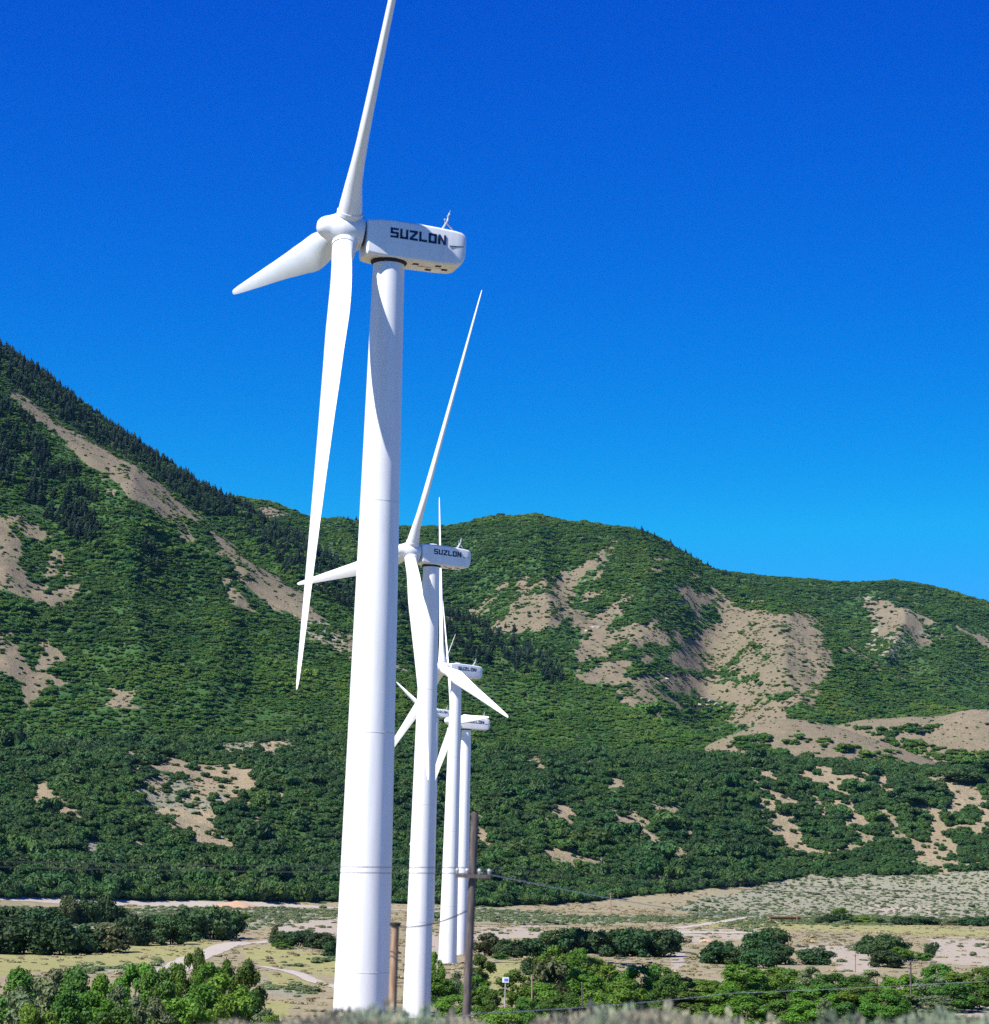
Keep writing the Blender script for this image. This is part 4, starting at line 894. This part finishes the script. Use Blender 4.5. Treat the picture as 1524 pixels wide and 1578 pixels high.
    mb.tube([(-5.1, 0, zb + 1.7), (-5.14, 0, zb + 1.9)], .1, 8); mb.tube([(-5.14, 0, zb + 1.9), (-5.2, 0, zb + 2.15)], .02, 6)
    mb.build('weather_mast', M['galv'], nac)
    # rotor
    H = HH
    a = np.array([math.cos(TILT), 0, math.sin(TILT)]); C = np.array([3.75, 0, H])
    up = np.array([-math.sin(TILT), 0, math.cos(TILT)]); yv = np.array([0, 1., 0])
    prof = [(-1.30, 1.28), (-1.28, 1.42), (-.9, 1.55), (-.3, 1.62), (.4, 1.6), (.9, 1.42), (1.3, 1.16), (1.65, 1.0), (2.0, .86), (2.3, .66), (2.5, .38), (2.56, .03)]
    mb = MB(); mb.rings([[tuple(C + a * x + r * (up * math.cos(2 * math.pi * k / 36) + yv * math.sin(2 * math.pi * k / 36))) for k in range(36)] for x, r in prof])
    hub = mb.build('hub_spinner', M['white'], root, True)
    mb = MB(); mb.rings([[tuple(C + a * x + r * (up * math.cos(2 * math.pi * k / 36) + yv * math.sin(2 * math.pi * k / 36))) for k in range(36)] for x, r in ((-1.5, .9), (-1.28, .95), (-1.28, 1.0), (-1.5, 1.0))])
    mb.build('hub_gap', M['black'], root, True)
    return root, hub, C, a, up, yv
BM = None
def add_blades(root, hub, C, a, up, yv, phase, k=1.):
    global BM
    if BM is None:
        o = blade_mesh().build('blade', M['white'], None, True, 60); BM = o.data; bpy.data.objects.remove(o)
    for b in range(3):
        th = phase + b * 2 * math.pi / 3
        sdir = up * math.cos(th) + yv * math.sin(th); tdir = -up * math.sin(th) + yv * math.cos(th)
        zax = math.cos(CONE) * sdir + math.sin(CONE) * a; xax = np.cross(tdir, zax)
        m = Matrix([[xax[0], tdir[0], zax[0], C[0]], [xax[1], tdir[1], zax[1], C[1]], [xax[2], tdir[2], zax[2], C[2]], [0, 0, 0, 1]])
        o = link('blade', BM, root); o.matrix_local = m @ Matrix.Scale(k, 4)
        mb = MB(); mb.tube([(0, 0, 1.40), (0, 0, 1.74)], 1.1, 32); c = mb.build('root_collar', M['white'], o, True)
TP = [(178.76, -13.07, 51.92, 16.8, 36.5, 0.0), (350.29, -13.26, 48.95, 25.8, 28.5, 0.0), (529.68, -11.37, 45.97, 27.2, -11.3, -.8), (894.18, -25.06, 59.89, 18.9, 49.5, 0.), (604, -9.56, 38.0, 17.2, -28., -.9)]
TL = ['nearest and tallest white wind turbine, its upper blade running out of the picture', 'second nearest white wind turbine, close behind the tallest one, blade pointing upper right',
      'middle sized white wind turbine with one blade straight up and one pointing lower right', 'farthest white wind turbine, nacelle half hidden between the second and third towers',
      'small white wind turbine right behind the third one, one blade pointing right']
for (d, lat, h, yaw, ph, bz), lab in zip(TP, TL):
    yaw = R_(yaw); fw = np.array([-math.cos(yaw), -math.sin(yaw), 0])
    H3 = np.array([lat, d, CAMZ + h]); base = H3 - fw * 3.75
    zg = min(gz(base[0], base[1]), 2) + 0.0 + bz
    r, hub, C, a, up, yv = build_turbine(CAMZ + h - zg, .62 if d < 200 else .25, 2.42 if d < 200 else 2.2)
    add_blades(r, hub, C, a, up, yv, R_(ph), .91 if bz < -.85 else 1.)
    r.location = (base[0], base[1], zg); r.rotation_euler = (0, 0, math.pi + yaw)
    tag(r, lab, 'wind turbine', 'white wind turbines in a row across the valley')

# ------------------------------------------------------------------ poles, wires and small things
def pole(label, xb, xt, yt, R, rad, mat, arm=None, name='utility_pole', yb=1560, roll=None):
    a, _ = azel(xb, yb); b = np.array([math.sin(a) * R, math.cos(a) * R, 0]); b[2] = gz(b[0], b[1]); t = P(xt, yt, R)
    # extend the lean seen in the picture down to the ground
    root = empty(name, tuple(b)); mb = MB(); mb.tube([(0, 0, -.5), tuple((t - b) * .5), tuple(t - b)], [rad * 1.12, rad, rad * .85], 14)
    mb.build('shaft', mat, root, True)
    if arm:
        w_, drop = arm; c = t - b - np.array([0, 0, drop]); mb = MB(); mb.box(c + np.array([0, -rad - .06, 0]), (w_, .11, .13)); 
        ao = mb.build('crossarm', mat, root)
        for q in (-.46, -.18, .18, .46):
            mb = MB(); mb.tube([tuple(c + np.array([q * w_, -rad - .06, .06])), tuple(c + np.array([q * w_, -rad - .06, .2])), tuple(c + np.array([q * w_, -rad - .06, .26]))], [.03, .075, .03], 8); mb.build('insulator', M['galv'], ao, True)
    tag(root, label, 'utility pole'); return root, t
p1, t1 = pole('weathered grey utility pole in front of the right hand towers', 714, 732, 1252, 78, .155, M['pole_grey'], (1.2, 2.2))
p2, t2 = pole('tan wooden pole between the two nearest turbine towers', 604, 609, 1427, 84, .175, M['pole_tan'])
mb = MB(); tt = t2 - np.array(p2.location); mb.tube([tuple(tt), tuple(tt + np.array([0, 0, .12]))], .2, 12); mb.build('cap', M['black'], p2)
for lab, xb, xt, yb, yt, R, rad, arm in [('thin grey pole with crossarm in the lower right tree belt', 1404, 1403, 1548, 1480, 400, .17, (3.0, .3)), ('short pole in front of the bench thicket', 941, 941, 1420, 1376, 1100, .28, (3.2, .6)),
                                    ('slim pole on the tan slope', 1318, 1318, 1502, 1470, 560, .14, (1.6, .3)), ('slim grey pole among bright trees right of the towers', 898, 897, 1560, 1514, 330, .12, None), ('pale slim pole right of the blue and white sign', 820, 820, 1566, 1502, 320, .12, None),
                                    ('far thin pole beside the rusty pipe', 1228, 1228, 1424, 1388, 1050, .16, None)]:
    a, _ = azel(xb, yb); pole(lab, xb, xt, yt, R, rad, M['pole_grey'] if 'grey' in lab else M['pole_tan'], arm, yb=yb)
def wire(label, pts, rad, mat, sag=0.):
    Q = [P(*p) for p in pts]; out = []
    for a, b in zip(Q, Q[1:]):
        for k in range(12):
            t = k / 12; q = a + (b - a) * t; q[2] -= sag * 4 * t * (1 - t); out.append(q)
    out.append(Q[-1]); o = MB().tube(out, rad, 6).build('power_line_wire', mat); tag(o, label, 'cable'); return o
wire('upper dark power line crossing the towers', [(-300, 1318, 110), (733, 1337, 78), (1700, 1384, 140)], .016, M['wire'], .12)
wire('lower dark power line crossing the towers', [(-300, 1326, 110), (735, 1346, 78), (1700, 1394, 140)], .016, M['wire'], .12)
wire('pale cable sloping down over the foot thicket', [(742, 1345, 78), (1200, 1412, 300)], .02, M['wire_pale'], .6)
wire('dark cable sagging from the tan pole across the second tower', [(609, 1428, 84), (735, 1395, 78)], .022, M['wire'], .25)
wire('pale low wire in front of the riverside trees', [(560, 1580, 70), (735, 1562, 78), (1120, 1531, 120), (1700, 1500, 180)], .013, M['wire_pale'], .1)
# rusty pipe on posts
g0 = np.array([*G(1186, 1424), 0]); g1 = np.array([*G(1232, 1424), 0]); z = gz(*g0[:2])
root = empty('pipe_trestle', (g0[0], g0[1], z)); dv = g1 - g0
MB().tube([(0, 0, 2.6), tuple(dv + np.array([0, 0, 2.6]))], .65, 12).build('pipe', M['rust'], root, True)
for t in (.05, .4, .75): MB().box(tuple(dv * t + np.array([0, 0, 1.0])), (.4, .4, 2.4)).build('post', M['pole_grey'], root)
tag(root, 'long rusty pipe on low posts across the grass flat', 'pipe')
# blue and white sign
a, _ = azel(779, 1520); R = 340; b = P(779, 1510, R); gb = gz(b[0], b[1])
root = empty('sign', (b[0], b[1], gb)); hz = b[2] - gb
MB().tube([(0, .1, -.3), (0, .1, hz)], .09, 8).build('post', M['galv'], root); MB().box((0, 0, hz), (1.0, .08, .8)).build('panel', M['white'], root); MB().box((.1, -.05, hz), (.6, .03, .4)).build('blue_field', M['blue'], root)
tag(root, 'small blue and white sign among trees right of the towers', 'sign')
# spoil mounds, stones, outcrop
def mound(label, x, y, wpx, hm, mat, name='earth_mound'):
    X, Y = G(x, y); R = math.hypot(X, Y); W = wpx / FPX * R; z = gz(X, Y); n = 26; k = np.linspace(-1, 1, n); xx, yy = np.meshgrid(k, k); rr = np.hypot(xx, yy)
    zz = hm * np.clip(1 - rr**1.3, 0, 1) * (.75 + .5 * fbm(xx * 3 + x, yy * 3, 3, 3)) - .25
    v = np.stack([xx * W / 2, yy * W / 2, zz], -1).reshape(-1, 3); i = np.arange(n - 1)[:, None] * n + np.arange(n - 1)[None]; f = np.stack([i, i + 1, i + n + 1, i + n], -1).reshape(-1, 4)
    o = link(name, mesh_np(name, v, f, mat, True)); o.location = (X, Y, z); tag(o, label, 'mound')
mound('orange brown heap of earth beside the long dirt road', 363, 1397, 84, 2.6, M['spoil'])
mound('reddish heap of earth on the pale gravel pad', 1090, 1450, 30, 1.6, M['spoil'])
def stone(label, P0, s, mat, seed, name='boulder', group=None, cat='rock'):
    v, f = ICO[1]; v = v.copy(); r = np.random.default_rng(seed); d = .75 + .5 * fbm(v[:, 0] * 1.7 + seed, v[:, 1] * 1.7 + v[:, 2] * 2.3, seed, 2)
    v = v * d[:, None] * (1 + .35 * r.normal(size=(len(v), 1)) * (v[:, 2:3] > -.5)); v = v * np.array(s)
    o = link(name, mesh_np(name, v, f, mat)); o.location = P0; o.rotation_euler = (0, 0, r.random() * 6); tag(o, label, cat, group)
for i in range(26):
    x = 1296 + rng.normal() * 18; y = 1452 + rng.normal() * 6; 
    if i > 17: x = 1238 + rng.normal() * 12; y = 1460 + rng.normal() * 3
    X, Y = G(x, y); stone('dark weathered stone in the scatter on the tan slope', (X, Y, gz(X, Y) + .1), (1.1 * rng.uniform(.6, 1.3), .8, .45), M['darkrock'], i, group='dark stones scattered on the tan slope')
S = HILLS['C'][0]
for i, (x, y, w_) in enumerate([(1082, 1078, 9), (1094, 1082, 8), (1104, 1086, 6), (1088, 1088, 7), (1076, 1086, 6), (1110, 1092, 5), (920, 968, 10), (906, 972, 7), (1068, 1092, 5), (1026, 1046, 4), (770, 968, 7), (780, 974, 5)]):
    # intersect the ray with the mountain
    a, e = azel(x, y); Rs = np.linspace(2400, 3600, 600); X, Y = np.sin(a) * Rs, np.cos(a) * Rs; Z = S.height(X, Y); k = np.argmax(Z > CAMZ + e * Rs)
    stone('pale limestone outcrop on the bare patches of the central mountain', (X[k], Y[k], Z[k]), (w_ / FPX * Rs[k] * .8, 5, w_ / FPX * Rs[k] * .42), M['rock'], 50 + i, 'rock_outcrop', 'pale outcrops on the central mountain')

# ------------------------------------------------------------------ air
b_ = MB().box((0, 2350, 390), (7000, 5300, 900)); hz_ = b_.build('haze', None) if False else None
me = bpy.data.meshes.new('haze'); me.from_pydata([tuple(q) for q in b_.v], [], b_.f)
hm = bpy.data.materials.new('air'); hm.use_nodes = True; ht = hm.node_tree; ht.nodes.remove(ht.nodes['Principled BSDF'])
pv = ht.nodes.new('ShaderNodeVolumePrincipled'); pv.inputs['Color'].default_value = (.2, .55, 1, 1); pv.inputs['Density'].default_value = 1.0e-5; pv.inputs['Anisotropy'].default_value = .1
ht.links.new(pv.outputs[0], ht.nodes['Material Output'].inputs['Volume']); me.materials.append(hm)
tag(link('haze', me), 'thin bluish air between the road and the mountains', kind='stuff')
